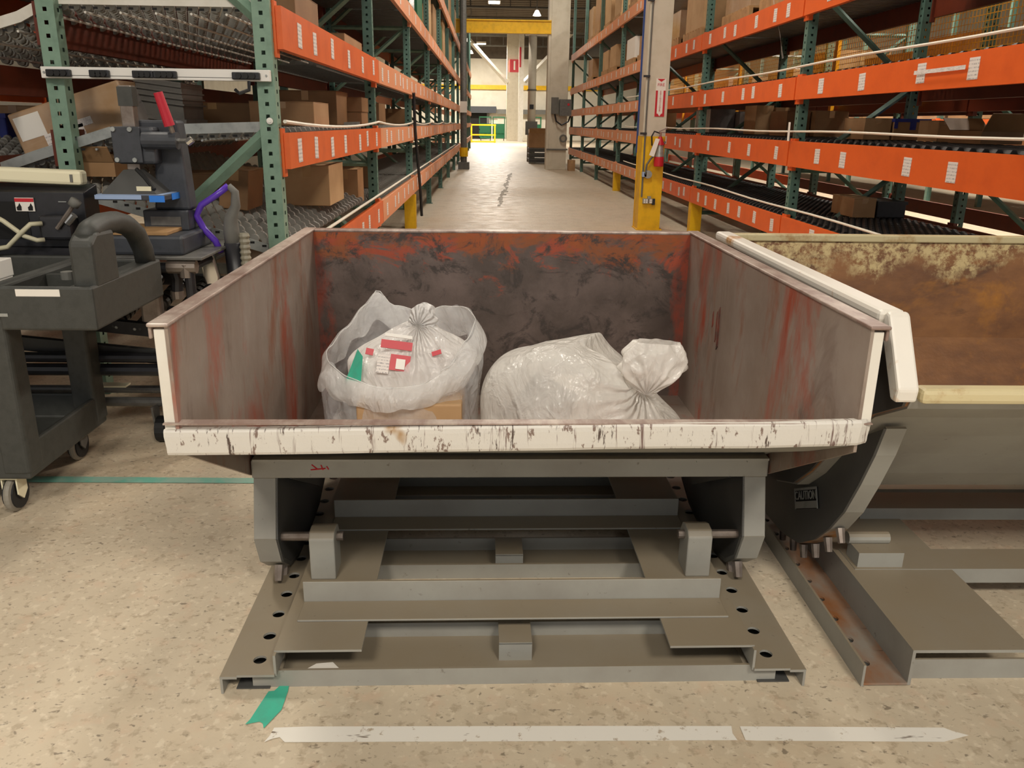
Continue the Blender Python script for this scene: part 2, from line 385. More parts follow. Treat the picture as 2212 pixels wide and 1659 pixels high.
# plastic film: thin sheet that partly lets light through
def film(name, col, clear, rough=.25, transl=.5, knot=None):
    q = NT(name); q.base(lin(col)); q.b.inputs['Roughness'].default_value = rough
    tr = q.n('ShaderNodeBsdfTransparent'); tl = q.n('ShaderNodeBsdfTranslucent'); tl.inputs[0].default_value = lin(col)
    m1 = q.n('ShaderNodeMixShader'); m1.inputs[0].default_value = transl; q.l(q.b.outputs[0], m1.inputs[1]); q.l(tl.outputs[0], m1.inputs[2])
    co = q.coord(); fr = q.noise(co, 7, 4, .6)
    m2 = q.n('ShaderNodeMixShader'); q.l(q.ramp(fr, [(.3,(clear+.12,)*3+(1,)),(.7,(max(clear-.15,0),)*3+(1,))]), m2.inputs[0])
    q.l(m1.outputs[0], m2.inputs[1]); q.l(tr.outputs[0], m2.inputs[2]); q.l(m2.outputs[0], q.out.inputs[0])
    # sharp creases: ridged noise, and folds that run out from a gathered knot
    def M2(op, a, b=None):
        k = q.n('ShaderNodeMath', operation=op)
        for sock, v in zip(k.inputs, (a,b)):
            if v is None: continue
            if hasattr(v,'node'): q.l(v, sock)
            else: sock.default_value = v
        return k.outputs[0]
    def ridge(sc, scale, p):
        n_ = q.noise(q.coord(sc), scale, 4, .55, .8)
        r_ = M2('SUBTRACT', 1.0, M2('ABSOLUTE', M2('MULTIPLY_ADD', n_, 2.0)))
        k = r_.node.inputs[1].links[0].from_node.inputs[0].links[0].from_node; k.inputs[2].default_value = -1.0
        return M2('POWER', r_, p)
    hgt = M2('ADD', M2('MULTIPLY', ridge((1,1,.7), 4.5, 5.0), 1.1), M2('MULTIPLY', ridge((1.3,1,1), 11.0, 4.0), .3))
    if knot:
        sp = q.n('ShaderNodeSeparateXYZ'); q.l(q.coord(), sp.inputs[0])
        dx = M2('SUBTRACT', sp.outputs[0], knot[0]); dz = M2('SUBTRACT', sp.outputs[2], knot[1])
        an = M2('ARCTAN2', dz, dx); wv = M2('SINE', M2('ADD', M2('MULTIPLY', an, 17.0), M2('MULTIPLY', q.noise(q.coord(), 7, 3), 9.0)))
        ds = M2('SQRT', M2('ADD', M2('MULTIPLY', dx, dx), M2('MULTIPLY', dz, dz)))
        fo = M2('DIVIDE', .05, M2('ADD', ds, .05)); hgt = M2('ADD', hgt, M2('MULTIPLY', M2('MULTIPLY', wv, fo), .9))
    q.bump(hgt, .75, .012)
    return q.m
MT['film_clear'] = film('bag_film_clear', '#eef0f2', .66, .2, .4)
MT['film_milk'] = film('bag_film_milky', '#f8f8f6', .36, .2, .45)
MT['film_white'] = film('bag_film_white', '#faf8f2', .22, .18, .42, (.155,.275))
MT['film_in'] = film('bag_film_inner', '#faf9f7', .10, .22, .42, (.06,.43))
# ------------------------------------------------------------------ hall
o = MB().box(-16, 20, -6, 72, -.2, 0).build('floor', MT['floor']); struct(o)
o = MB().box(-16, 20, 70.0, 70.3, 0, 6.1).build('wall_far', MT['wall']); struct(o)
o2 = MB().box(-16, 20, 70.05, 70.3, 6.1, 7.9).build('wall_upper', MT['ceil'], o)
o = MB().box(-16.3, -16, -6, 70.3, 0, 7.9).build('wall_left', MT['wall']); struct(o)
o = MB().box(20, 20.3, -6, 70.3, 0, 7.9).build('wall_right', MT['wall']); struct(o)
ce = struct(MB().box(-16, 20, -6, 70.3, 7.75, 7.9).build('ceiling', MT['ceil']))
rib = MB().prism([(0,7.75),(.06,7.66),(.22,7.66),(.28,7.75)], 'x', -16, 20).mesh('deck_rib')
for k in range(60): put(rib, 'deck_rib', MT['ceil'], ce, (0, 18+k*.85, 0))
tr = MB().box(-16,20,-.07,.07,7.45,7.6).box(-16,20,-.06,.06,6.75,6.85)
for k in range(36): tr.box(-16+k, -15.95+k, -.03, .03, 6.8, 7.5)
trm = tr.mesh('roof_truss')
for i,y in enumerate((13.0, 33.5, 45, 57, 67)): struct(put(trm, 'trim_%d' % (i+1), MT['truss'], None, (0, y, 0)))
# far wall furniture
o = MB().box(-8, 10, 69.8, 70.0, 3.80, 4.13).build('wall_stripe', MT['yellow'])
tag(o, 'long yellow horizontal stripe beam on the far white wall', 'beam')
o = MB().box(.62, 6, 69.5, 70.0, 1.95, 2.3).build('wall_pipe', MT['truss'])
tag(o, 'dark grey horizontal duct low on the far white wall', 'duct')
d = thing('doorway', 'black open doorway in the far wall beside green carts', 'doorway', (-.95, 69.85, 0))
MB().box(-.85,.75,.02,.1,0,2.0).build('opening', MT['dark'], d); MB().box(-1.4,1.5,-.5,.02,2.0,2.5).build('awning', MT['navy'], d)
MB().box(.75,.95,-.1,.1,0,2.0).build('jamb', MT['truss'], d)
# far structural columns with raking braces
fc = thing('steel_column', 'white far column with red sign and raking braces', 'column', (2.2, 61.6, 0))
MB().box(-.95,.05,1.6,2.6,0,7.7).build('shaft', MT['cream'], fc); MB().box(-.15,.2,0,.35,0,7.7).build('pipe_post', MT['whitep'], fc)
MB().box(-.75,-.1,1.52,1.6,4.75,5.6).build('red_sign', MT['red'], fc); MB().box(-.48,-.36,1.5,1.52,4.9,5.5).build('sign_bar', MT['paper'], fc)
MB().box(-.12,.0,-.06,0,5.0,6.3).build('red_sign', MT['red'], fc)
for (a,b) in (((-.9,1.5,4.0),(-4.2,1.5,7.4)),((.3,1.2,4.1),(3.6,1.2,7.4))):
    MB().cyl(a,b,.16,4).build('brace', MT['whitep'], fc)
# guard rail in front of the far wall
g = thing('guard_rail', 'yellow tubular guard rail at the far end of the aisle', 'railing', (-1.28, 57.2, 0))
for z in (.02,.45,1.08): MB().box(0,1.72,-.03,.03,z,z+.09).build('rail', MT['yellow'], g)
for x in (.1,1.65): MB().box(x-.05,x+.05,-.05,.05,0,1.12).build('post', MT['yellow'], g)
# green wire carts along the far wall
def green_cart(x, y, lab, w=.9):
    t = thing('wire_cart', lab, 'cart', (x,y,0), group='green carts at the far wall')
    MB().box(0,w,0,.6,.15,.25).build('deck', MT['greencart'], t)
    for xx in (0,w-.06):
        for yy in (0,.54): MB().box(xx,xx+.06,yy,yy+.06,.15,1.7).build('upright', MT['greencart'], t)
    for a in ((0,w,.54,.6,1.62,1.7),(0,w,0,.05,.75,.82),(.3,.34,0,.05,.25,.75),(.6,.64,0,.05,.25,.75)): MB().box(*a).build('rail', MT['greencart'], t)
    MB().box(.06,w-.06,.56,.58,.25,1.2).build('back_panel', MT['greencart'], t)
    for xx in (.1,w-.1): MB().cyl((xx,.1,.075),(xx+.05,.1,.075),.075,8).build('wheel', MT['rubber'], t)
    return t
for x,l in ((-.75,'leftmost green wire cart, right of the black doorway at the far wall'),(.25,'green wire cart left of the white sheeted one at the far wall'),(1.22,'green wire cart with a white sheet hung on it at the far wall'),(2.75,'green wire cart just right of the far white pipe post')):
    t = green_cart(x, 63.5 if x < 2.5 else 60.5, l)
    if x == 1.22: MB().box(.05,.6,-.05,-.03,.9,1.5).build('sheet', MT['paper'], t)
# lamps
def lamp(i, x, y, z, sx, sy, w):
    t = thing('high_bay_light', '%s high bay ceiling light, hung %s' % (('first','second','third','fourth','fifth','sixth','seventh','eighth','ninth','tenth','eleventh','twelfth','thirteenth','fourteenth')[i], 'unseen behind the camera' if y < 5 and abs(x) < 3 else 'left of the racks' if x < -2 else 'right of the racks' if x > 3 else 'over the aisle'), 'light', (x,y,z), group='high bay lights')
    MB().box(-sx/2-.04,sx/2+.04,-sy/2-.04,sy/2+.04,.03,.14).build('housing', MT['whitep'], t)
    MB().box(-sx/2,sx/2,-sy/2,sy/2,.015,.03).build('diffuser', GL, t)
    MB().cyl((0,0,.14),(0,0,7.755-z),.012,6).build('stem', MT['truss'], t)
    L = bpy.data.lights.new('lamp_light','AREA'); L.shape = 'RECTANGLE'; L.size = sx; L.size_y = sy; L.energy = w; L.color = (1.0,.915,.80)
    lo = bpy.data.objects.new('lamp_light', L); COL.objects.link(lo); lo.parent = t; lo.location = (0,0,0)
GL = glow('lamp_diffuser', '#fff4e2', 9.0)
for i,a in enumerate(LAMPS): lamp(i,*a)
for (x,y,z,l) in ((-1.0,47.5,6.3,'small bright pendant bulb hanging above the left racks near the far wall'),(2.1,40,6.0,'small bright pendant bulb hanging right of the yellow crossbeam post'),(-1.45,60,6.6,'bright pendant bulb beside the left raking brace'),(-1.4,66,6.3,'lower bright pendant bulb over the far wall door')):
    t = thing('pendant_bulb', l, 'light', (x,y,z)); 
    MB().cyl((0,0,-.14),(0,0,.08),.19,10,.07).build('shade', GL, t, smooth=True); MB().cyl((0,0,.1),(0,0,7.755-z),.02,6).build('stem', MT['truss'], t)

# ------------------------------------------------------------------ aisle columns
c = thing('steel_column', 'cream and yellow column with fire extinguisher sign beside right rack', 'column', (1.93, 10.70, 0))
MB().box(.0,.27,0,.02,0,1.16).box(.10,.16,.02,.30,0,1.16).box(-.02,.27,.30,.33,0,1.16).box(-.015,.0,0,.31,0,1.16).build('yellow_base', MT['yellow'], c)
MB().box(.0,.27,0,.02,1.16,7.7).box(.10,.16,.02,.30,1.16,7.7).box(-.015,.0,0,.31,1.16,7.7).build('shaft', MT['cream'], c)
MB().box(-.035,.295,.31,.34,.95,7.7).build('rear_flange', MT['colblue'], c)
MB().box(-.03,.30,-.01,.34,-.0,.012).build('base_plate', MT['yellow'], c)
MB().tube([(.015,-.01,7.6),(.015,-.01,1.0),(.015,-.012,.42)],.011,6).build('conduit', MT['truss'], c)
for zz in (2.7,1.85,1.18): MB().box(-.05,.03,-.03,-.005,zz,zz+.025).build('conduit_clamp', MT['blk'], c)
# sign
s = MB().box(.115,.235,-.006,0,1.395,1.84).build('extinguisher_sign', MT['paper'], c)
MB().prism([(.115,1.395),(.235,1.395),(.235,1.70),(.210,1.70),(.210,1.43),(.140,1.43),(.140,1.70),(.115,1.70)],'y',-.008,-.006).build('red_border', MT['red'], s)
MB().prism([(.125,1.835),(.225,1.835),(.175,1.80)],'y',-.008,-.006).build('red_flag', MT['red'], s)
MB().prism([(.145,1.44),(.175,1.400),(.205,1.44)],'y',-.010,-.0075).build('arrow_tip', MT['paper'], s)
put(text_mesh('FIRE',.048), 'lettering', MT['red'], s, (.175,-.0075,1.765), (PI/2,0,0))
put(text_mesh('\n'.join('EXTINGUISHER'),.027,spacing=.76), 'lettering', MT['red'], s, (.175,-.0075,1.575), (PI/2,0,0))
# outlets and clamp on the column
for (x0,x1,z0,z1,m,nm) in ((.03,.10,.34,.40,'galv','outlet_box'),(.11,.15,.34,.40,'galv','outlet_box'),(.15,.185,.325,.40,'blk','plug_block'),(.09,.13,.40,.43,'galv','outlet_box')):
    ob = MB().box(x0,x1,-.045,0,z0,z1).build(nm, MT[m], c)
    if nm == 'outlet_box' and z0 < .39:
        for a in (.3,.7):
            for b in (.28,.72): MB().box(x0+(x1-x0)*a-.009,x0+(x1-x0)*a+.009,-.048,-.045,z0+.06*b-.010,z0+.06*b+.010).build('socket', MT['white'], ob)
MB().cyl((.075,-.05,.70),(.075,0,.70),.05,16).build('junction_cover', MT['galv'], c); MB().box(.0,.055,-.05,0,.67,.73).build('junction_box', MT['lblue'], c)
MB().tube([(.27,-.02,1.10),(.2,-.04,.98),(.10,-.05,.90),(.05,-.05,.82),(.04,-.04,.70)],.012,6).build('cable', MT['truss'], c)
# extinguisher
e = thing('fire_extinguisher', 'red fire extinguisher with white tag hung on yellow column', 'fire extinguisher', (2.10, 10.61, .80))
MB().cyl((.02,0,0),(.02,0,.12),.062,16).build('cylinder', MT['red'], e, smooth=False, bevel=.01)
MB().cyl((.02,0,.12),(.02,0,.26),.06,16,.045).build('label_band', MT['galv'], e); MB().cyl((.02,0,.26),(.02,0,.36),.06,16,.02).build('shoulder', MT['red'], e)
MB().cyl((.02,0,.36),(.02,0,.41),.015,8).box(-.02,.08,-.01,.01,.40,.415).prism([(-.0,.41),(.10,.455),(.10,.47),(-.0,.425)],'y',-.01,.01).build('valve_handle', MT['chrome'], e)
MB().tube([(.01,0,.40),(-.06,-.01,.42),(-.09,-.01,.36),(-.08,-.01,.25)],.010,6).build('hose', MT['rubber'], e)
MB().prism([(-.12,.14),(-.06,.12),(.0,.33),(-.05,.34)],'y',-.075,-.072).build('tag', MT['white'], e)

c = thing('steel_column', 'cream middle column with grey electrical boxes down the aisle', 'column', (1.72, 24.9, 0))
MB().box(0,.52,0,.5,0,7.7).build('shaft', MT['cream'], c, bevel=.01)
MB().box(-.07,.0,0,.5,0,7.7).build('side_channel', MT['cream'], c)
MB().box(-.06,.56,-.04,.5,.55,.59).build('strap', MT['truss'], c)
MB().box(.05,.25,-.16,0,1.55,2.0).build('breaker_box', MT['truss'], c); b = MB().box(.28,.62,-.2,0,1.5,1.95).build('disconnect_box', MT['galvd'], c)
MB().box(.5,.56,-.21,-.2,1.78,1.84).build('red_switch', MT['red'], b)
MB().tube([(.15,-.1,1.55),(.2,-.12,1.35),(.35,-.12,1.25),(.55,-.1,1.35),(.6,-.1,1.5)],.025,6).build('cable', MT['blk'], c)
MB().ring((.42,-.06,.88),'y',.09,.025,16,6).build('cable_coil', MT['truss'], c)
MB().prism([(-1.15,7.6),(-.55,4.9),(0,5.3),(0,7.6)],'y',.1,.3).build('gusset', MT['cream'], c)
b = thing('crane_beam', 'yellow horizontal crossbeam high over the aisle', 'beam', (-.945, 24.9, 3.68))
MB().box(0,2.66,-.02,.0,0,.33).build('web', MT['yellow'], b); MB().box(0,2.66,-.06,.12,.31,.345).box(0,2.66,-.06,.12,-.01,.02).build('flange', MT['yellow'], b)
c = thing('pipe_post', 'grey pipe post with yellow foot carrying the crossbeam, left side', 'post', (-.73, 24.6, 0))
MB().cyl((0,0,0),(0,0,7.7),.09,12).build('pipe', MT['galvd'], c); MB().cyl((0,0,.35),(0,0,.6),.12,12).build('yellow_band', MT['yellow'], c); MB().box(-.16,.16,-.16,.16,0,.2).build('foot', MT['galvd'], c)
MB().box(-.1,.1,-.13,-.1,1.55,1.85).build('notice', MT['paper'], c)
c = thing('pipe_post', 'pale round pipe post with grey box, left of middle column', 'post', (1.46, 30, 0))
MB().cyl((0,0,.5),(0,0,4.1),.14,14).build('pipe', MT['cream'], c, smooth=True); MB().box(-.25,.6,-.15,.15,4.1,4.45).build('cap_beam', MT['cream'], c); MB().box(-.2,.2,-.18,.15,.9,1.35).build('box', MT['truss'], c)
MB().cyl((0,0,2.35),(0,0,2.4),.16,14).build('band', MT['truss'], c); MB().box(-.08,.06,-.16,-.13,1.75,1.9).build('switch', MT['blk'], c); MB().cyl((0,0,0),(0,0,.5),.14,14).build('foot', MT['truss'], c)
# dark skid marks on the aisle floor
m = MB()
for i in range(26):
    y = 13.6+i*.36; x = .17+ (y-13.6)*.044 + random.uniform(-.03,.03); w = random.uniform(.015,.075)
    m.add([(x-w,y,.002),(x+w,y+.02,.002),(x+w*.8+.02,y+.3,.002),(x-w*.6,y+.33,.002)],[(0,1,2,3)])
tag(m.build('skid_mark', MT['scuff']), 'dark scuffed tyre skid mark down the aisle floor', 'skid mark')
# ------------------------------------------------------------------ pallet racks
def post_mesh(h, w=.078, d=.075, pitch=.0535, hs=.0085, nh=None):
    """channel post with rows of square holes in two faces"""
    m = MB(); n = int((h-.1)/pitch)
    if nh: n = min(n, nh)
    zs = [0]
    for k in range(n):
        zc = .08+k*pitch; zs += [zc-hs, zc+hs]
    zs.append(h)
    def face(fn, c0, c1, L):
        cols = [0, c0, c1, L]
        for i in range(len(zs)-1):
            hole = (i % 2 == 1)
            for j in range(3):
                if hole and j == 1: continue
                m.add([fn(cols[j],zs[i]),fn(cols[j+1],zs[i]),fn(cols[j+1],zs[i+1]),fn(cols[j],zs[i+1])],[(0,1,2,3)])
    face(lambda a,z:(a,0,z), w*.5-.0085, w*.5+.0085, w)
    face(lambda a,z:(0,a,z), d*.5-.0085, d*.5+.0085, d)
    face(lambda a,z:(w,a,z), d*.5-.0085, d*.5+.0085, d)
    m.add([(.004,d,0),(w-.004,d,0),(w-.004,d,h),(.004,d,h)],[(0,1,2,3)])
    m.box(.034,w-.034,.034,d-.004,.001,h-.001)
    m.box(-.02,w+.02,-.02,d+.02,0,.008)
    return m.mesh('post')
POST = post_mesh(5.6); POSTP = MB().box(0,.078,0,.075,0,5.6).mesh('post')
GUARD = MB().prism([(-.03,-.03),(.11,-.03),(.11,.10),(.09,.10),(.09,-.01),(-.01,-.01),(-.01,.10),(-.03,.10)],'z',0,.42).mesh('post_guard')
LABEL = MB().box(-.001,.001,-.042,.042,0,.11).mesh('label_sticker')
LABELF = MB().box(-.001,.001,-.05,.05,0,.12).mesh('label_sticker')
def beam_mesh(S, h, t=.038):
    m = MB().box(-t,0,.012,S-.012,0,h).box(-.012,.022,.0,.05,-.035,h+.02).box(-.012,.022,S-.05,S,-.035,h+.02)
    return m.mesh('beam')
def wheel_bed(S, L, pitch=.052, track=.052, r=.021, seg=6):
    """gravity wheel bed: tracks run front to back, each with wheels"""
    rails = MB(); wh = MB()
    n = int((S-.12)/track); k = int((L-.06)/pitch)
    for i in range(n):
        y = .07+i*track
        for j in range(k):
            x = .04+j*pitch + (pitch/2 if i % 2 else 0)
            wh.cyl((x,y-.012,0),(x,y+.012,0),r,seg)
    for x in [0,.004+L/2,L]: rails.box(x-.012,x+.012,.05,S-.05,-.055,-.015)
    for i in range(0,n+1,2): rails.box(0,L,.07+i*track-track*.5-.002,.07+i*track-track*.5+.002,-.045,-.006)
    return rails.mesh('bed_frame'), wh.mesh('wheel_bed')
S = 3.35
BEAM = {}
def beam(h):
    if h not in BEAM: BEAM[h] = beam_mesh(S,h)
    return BEAM[h]
BED = wheel_bed(S, 1.0); 
CORR = MB()
for i in range(40): CORR.box(0,1.0,.05+i*.082,.05+i*.082+.05,-.03,-.012).box(0,1.0,.05+i*.082+.05,.05+i*.082+.082,-.012,-.006)
CORR = CORR.mesh('deck_sheet')
def rack_row(label, xf, sgn, y0, n, levels, holes_n, mats, depth=1.0, guards=(), labels=True, rear_labels=False, skip=(), braces=True, first=None, brace0=None):
    """xf: x of the aisle face; sgn = -1 when the rack lies to the left of its aisle (-x), +1 to the right.
       levels: (top z, beam height, kind of deck)"""
    t = thing('pallet_rack', label, 'rack', (xf, y0, 0), group='long pallet racks')
    green, orange, wheelm = mats
    def X(u): return sgn*u              # distance behind the aisle face
    ys = [k*S for k in range(n+1)]
    if first is not None: ys[0] = first
    for k in range(n+1):
        y = ys[k]
        me = POST if k < holes_n else POSTP
        fr = []
        for ux in (0, depth-.078):
            x = X(ux) if sgn > 0 else X(ux)-.078
            pp = put(me, 'post', green, t, (x, y, 0)); slot(pp, green if k == 0 else MT['green_shade']); fr.append(pp)
        if k in guards: put(GUARD, 'post_guard', MT['yellow'], t, (X(0) if sgn > 0 else -.078, y, 0))
        if braces and k < 8:
            if k == 0 and brace0:
                for (z1,z2) in brace0: MB().cyl((X(.06),y+.037,z1),(X(depth-.06),y+.037,z2),.03,4).build('brace', green, t)
                continue
            zz = [(.25,.25),(.25,.95),(.95,.95),(.95,1.62),(1.62,2.35),(2.35,2.35),(2.35,3.1)]
            a, b = X(.06), X(depth-.06)
            for q_, (z1,z2) in enumerate(zz):
                flip = q_ % 2
                p0, p1 = ((a,y+.037,z1),(b,y+.037,z2)) if flip else ((b,y+.037,z1),(a,y+.037,z2))
                MB().cyl(p0,p1,.024,4).build('brace', green, t)
    for k in range(n):
        y = ys[k]+.037; fy = (ys[k+1]-ys[k])/S
        for li,(z,h,deck) in enumerate(levels):
            om = orange[min(k,len(orange)-1)]
            bo = put(beam(h), 'beam', None, t, (0,y,z-h) if sgn > 0 else (0,y,z-h), (0,0,0))
            # beam mesh extends to -x from its face plane; mirror for left racks
            bo.scale = (sgn,fy,1)
            slot(bo, om)
            br = put(beam(h), 'beam', None, t, (X(depth),y,z-h)); slot(br, MT['orange_shade'] if k < 3 else om)
            br.scale = (-sgn,fy,1)
            if labels and k < 6 and deck != 'none':
                nl = random.randint(4,7)
                for q_ in range(nl):
                    ly = (q_+.6+random.uniform(-.25,.25))*S/(nl+.4)
                    lo = put(LABEL, 'label_sticker', MT['label'], bo, (-.0392, ly, h*.5-.055+random.uniform(-.012,.012)), (random.uniform(-.06,.06),0,0))
            if (k,li) in skip: continue
            if deck == 'wheel' and k < 7:
                for me,mm in ((BED[0],MT['galv']),(BED[1],wheelm)):
                    w = put(me, me.name.split('.')[0], None, t, (X(.0) if sgn > 0 else X(depth), y, z+.0), (0,0,0)); slot(w, mm); w.scale = (1,fy,1)
                    if me is BED[1]: w['kind'] = 'stuff'
            elif deck == 'sheet' and k < 7:
                put(CORR, 'deck_sheet', MT['galvd'], t, (X(0) if sgn > 0 else X(depth), y, z))
    return t
def slot(o, m):
    """give this object its own material on shared mesh data"""
    if not o.data.materials: o.data.materials.append(m)
    o.material_slots[0].link = 'OBJECT'; o.material_slots[0].material = m
LLEV = [(.64,.185,'wheel'),(1.24,.16,'wheel'),(1.775,.178,'wheel'),(2.58,.18,'sheet'),(3.6,.2,'sheet')]
RLEV = [(.56,.18,'wheel'),(1.185,.205,'wheel'),(1.69,.178,'wheel'),(2.33,.18,'sheet'),(3.30,.19,'sheet')]
OR = [MT['orange_r'],MT['orange_r'],MT['orange_r'],MT['orange2']]
# first bay of the left row has its own beds, so its generic decks are left out
RL = rack_row('long green and orange rack lining the left side of the aisle', -.955, -1, 3.92, 12, LLEV, 5, (MT['green'],[MT['orange'],MT['orange2']],MT['wheel_l']), guards=(2,), skip=((0,0),(0,1),(0,2)), brace0=[(1.24,.48),(1.72,2.5)])
RR = rack_row('long green and orange rack lining the right side of the aisle', 2.56, 1, 3.77, 7, RLEV, 5, (MT['green_shade'],OR,MT['wheel_d']), guards=(2,4), first=-.55)
RR2 = rack_row('second green and orange rack standing behind the right aisle rack', 5.05, -1, 3.77, 6, [(.50,.15,'none'),(1.02,.15,'none'),(1.60,.16,'sheet'),(3.3,.18,'none')], 4, (MT['green_shade'],[MT['orange_shade'],MT['orange_shade'],MT['orange_shade'],MT['orange']],MT['wheel_d']), depth=1.02, labels=False)
RR3 = rack_row('farthest right rack with labelled orange beams across the next aisle', 7.6, 1, 4.4, 6, [(.78,.2,'sheet'),(1.45,.2,'sheet')], 0, (MT['green_shade'],[MT['orange']],MT['wheel_d']), braces=False)
RL2 = rack_row('rack with labelled orange beams standing behind the left aisle rack', -3.3, 1, 3.2, 5, [(.62,.17,'none'),(1.12,.16,'sheet'),(1.52,.13,'none'),(2.1,.2,'sheet'),(3.4,.2,'sheet')], 1, (MT['green'],[MT['orange']],MT['wheel_l']), depth=1.02, braces=False)
MB().box(-.06,-.058,.80,1.35,1.60,1.622).build('tape_patch', MT['label'], RR)
MB().prism([(3.33,1.185),(3.38,1.185),(3.385,1.335),(3.34,1.335)],'x',-.062,-.060).build('hanging_tag', MT['paper'], RR)
# white guide rods along the beams
def rod(label, pts, r=.009):
    o = MB().tube(pts, r, 6).build('guide_rod', MT['rod'], None); tag(o, label, 'rod')
for z,l,sag in ((1.29,'sagging white plastic rod above the middle beam of the left rack',.03),(.70,'straight white rod above the lowest beam of the left rack',0)):
    pts = []
    for k in range(6):
        for i in range(8):
            s_ = i/8; pts.append((-.93, 3.96+(k+s_)*S, z - sag*4*s_*(1-s_)))
    rod(l, pts)
for z,l in ((1.77,'white rod strung above the upper beam of the right rack'),(1.262,'white rod strung above the middle beam of the right rack'),(.635,'white rod strung above the lowest beam of the right rack')):
    rod(l, [(2.545, 3.6+i*.5, z-.006*math.sin(i*.9)) for i in range(26)], .009)
t = tag(MB().tube([(-.90,10.4,1.62),(-.90,10.5,1.2),(-.88,10.9,.4),(-.88,11.0,.12)],.02,6).build('hanging_strap', MT['blk']), 'black strap hanging down across the left rack beams', 'strap')
# ------------------------------------------------------------------ main self-dumping hopper
HX, HY = .073, 1.70
h = thing('tipping_hopper', 'grey steel tipping hopper with white scuffed lip holding two trash bags', 'hopper', (HX, HY, 0), (0,0,math.radians(.7)))
h.scale = (.985,1,1)
HG, HD = MT['hgrey'], MT['hdark']
side = [(-.105,.912),(-.105,.643),(.36,.388),(.72,.240),(1.40,.240),(1.41,.908)]      # (y, z)
w = .712
for s_ in (-1,1):
    x = s_*w
    MB().prism(side,'x',x,x+s_*.007).build('side_panel', MT['in_side'], h)
    # rim: flat flange with a turned-down edge
    rimo = MB().box(min(x-s_*.004,x+s_*.040),max(x-s_*.004,x+s_*.040),-.112,1.43,.910,.918).box(min(x+s_*.033,x+s_*.040),max(x+s_*.033,x+s_*.040),-.105,1.43,.885,.91).build('side_rim', MT['rim'], h, bevel=.003)
    MB().prism([(-.103,.905),(-.103,.69),(-.093,.69),(-.093,.905)],'x',x+s_*.007,x+s_*.030).build('edge_strip', MT['whitep'], h, bevel=.002)
# lip: folded white band along the front, slightly wavy
def lip_rows():
    rows = []
    prof = [(-.085,.700),(-.100,.703),(-.1075,.7045),(-.112,.7035),(-.1145,.699),(-.1155,.690),(-.1155,.665),(-.1150,.655),(-.112,.649),(-.104,.6475),(-.085,.646)]
    for (y,z) in prof:
        r = []
        for i in range(61):
            u = -1+2*i/60; X = u*.742
            d = .0035*noise.noise(Vector((X*7,z*9,1.3))); e = .004*noise.noise(Vector((X*3,2,5)))
            bend = .012*max(0,(abs(u)-.97)/.03) if u > 0 else 0
            r.append((X*(1-.004*(z<.68)), y+d+bend, z+e+.010*u+.002))
        rows.append(r)
    return rows
l = MB().grid(lip_rows()).build('front_lip', MT['lip'], h, smooth=False); sm = l.modifiers.new('thick','SOLIDIFY'); sm.thickness = .004
MB().prism([(-.105,.676),(.36,.480),(.72,.272),(1.40,.272),(1.40,.266),(.72,.266),(.36,.474),(-.105,.668)],'x',-.7125,.7125).build('chute_floor', MT['in_side'], h)
MB().strip([(-.085,.655),(.10,.568),(.34,.466),(.70,.262),(1.39,.262)],'x',-.708,.708,-.006).build('chute_underside', HG, h)
MB().box(-.742,.742,-.112,-.086,.7075,.7105).build('lip_top_edge', MT['rim'], h)
for (y,z0,z1,t_) in ((.93,.60,.72,.010),(.955,.62,.70,.005),(1.0,.66,.69,.006)): MB().prism([(y-t_,z0),(y+t_*.6,z0-.015),(y+t_,z1),(y-t_*.4,z1+.012)],'x',.7095,.712).build('gouge_mark', MT['in_back'], h)
MB().box(-.7125,.7125,1.390,1.40,.262,.908).build('back_panel', MT['in_back'], h)
MB().box(-.742,.742,1.388,1.43,.906,.916).build('back_rim', MT['rim'], h, bevel=.003)
# square cross tube, gussets under the chute
MB().box(-.708,.708,.345,.395,.385,.437).build('cross_tube', HG, h, bevel=.004)
MB().box(-.69,.69,.30,.345,.452,.458).build('chute_flange', HG, h)
for x in (-.66,-.42,-.19,.04,.28,.52,.66): MB().box(x-.02,x+.02,.325,.345,.437,.453).build('weld_bead', HG, h)
m = MB()
for i,(a,b) in enumerate((((-.545,.425),(-.53,.412)),((-.548,.410),(-.508,.414)),((-.52,.424),(-.515,.41)),((-.505,.42),(-.50,.411)))):
    m.cyl((a[0],.3445,a[1]),(b[0],.3445,b[1]),.0018,4)
m.build('red_scribble', MT['red'], h)
# rockers
rk = [(.350,.385),(.305,.225),(.345,.135),(.42,.080),(.52,.052),(.70,.046),(.86,.060),(1.0,.11),(1.10,.2),(1.12,.262)]
for s_ in (-1,1):
    xi, xo = s_*.640, s_*.705
    MB().prism(rk,'x',s_*.640,s_*.646).build('rocker_plate', HD, h)
    MB().strip([(y,z) for y,z in rk[:2]],'x',min(xi,xo),max(xi,xo),-.012 if False else .012).build('rocker_post', HG, h, bevel=.002)
    MB().strip(rk[1:9],'x',min(xi,xo),max(xi,xo),.012).build('rocker_shoe', MT['rrust'] if s_ < 0 and False else HG, h)
    me = MB().cyl((0,0,-.022),(0,0,.022),.012,8,.015).mesh('peg')
    for (y,z) in ((.37,.098),(.43,.068),(.50,.050),(.59,.04),(.70,.036)):
        put(me, 'peg', MT['steel'], h, (s_*.662,y,z-.012), (-.5 if y < .45 else 0,0,0))
    # underside stiffener
    MB().prism([(.36,.42),(.72,.26),(.70,.20),(.345,.385)],'x',s_*.60,s_*.606).build('stiffener', HD, h)
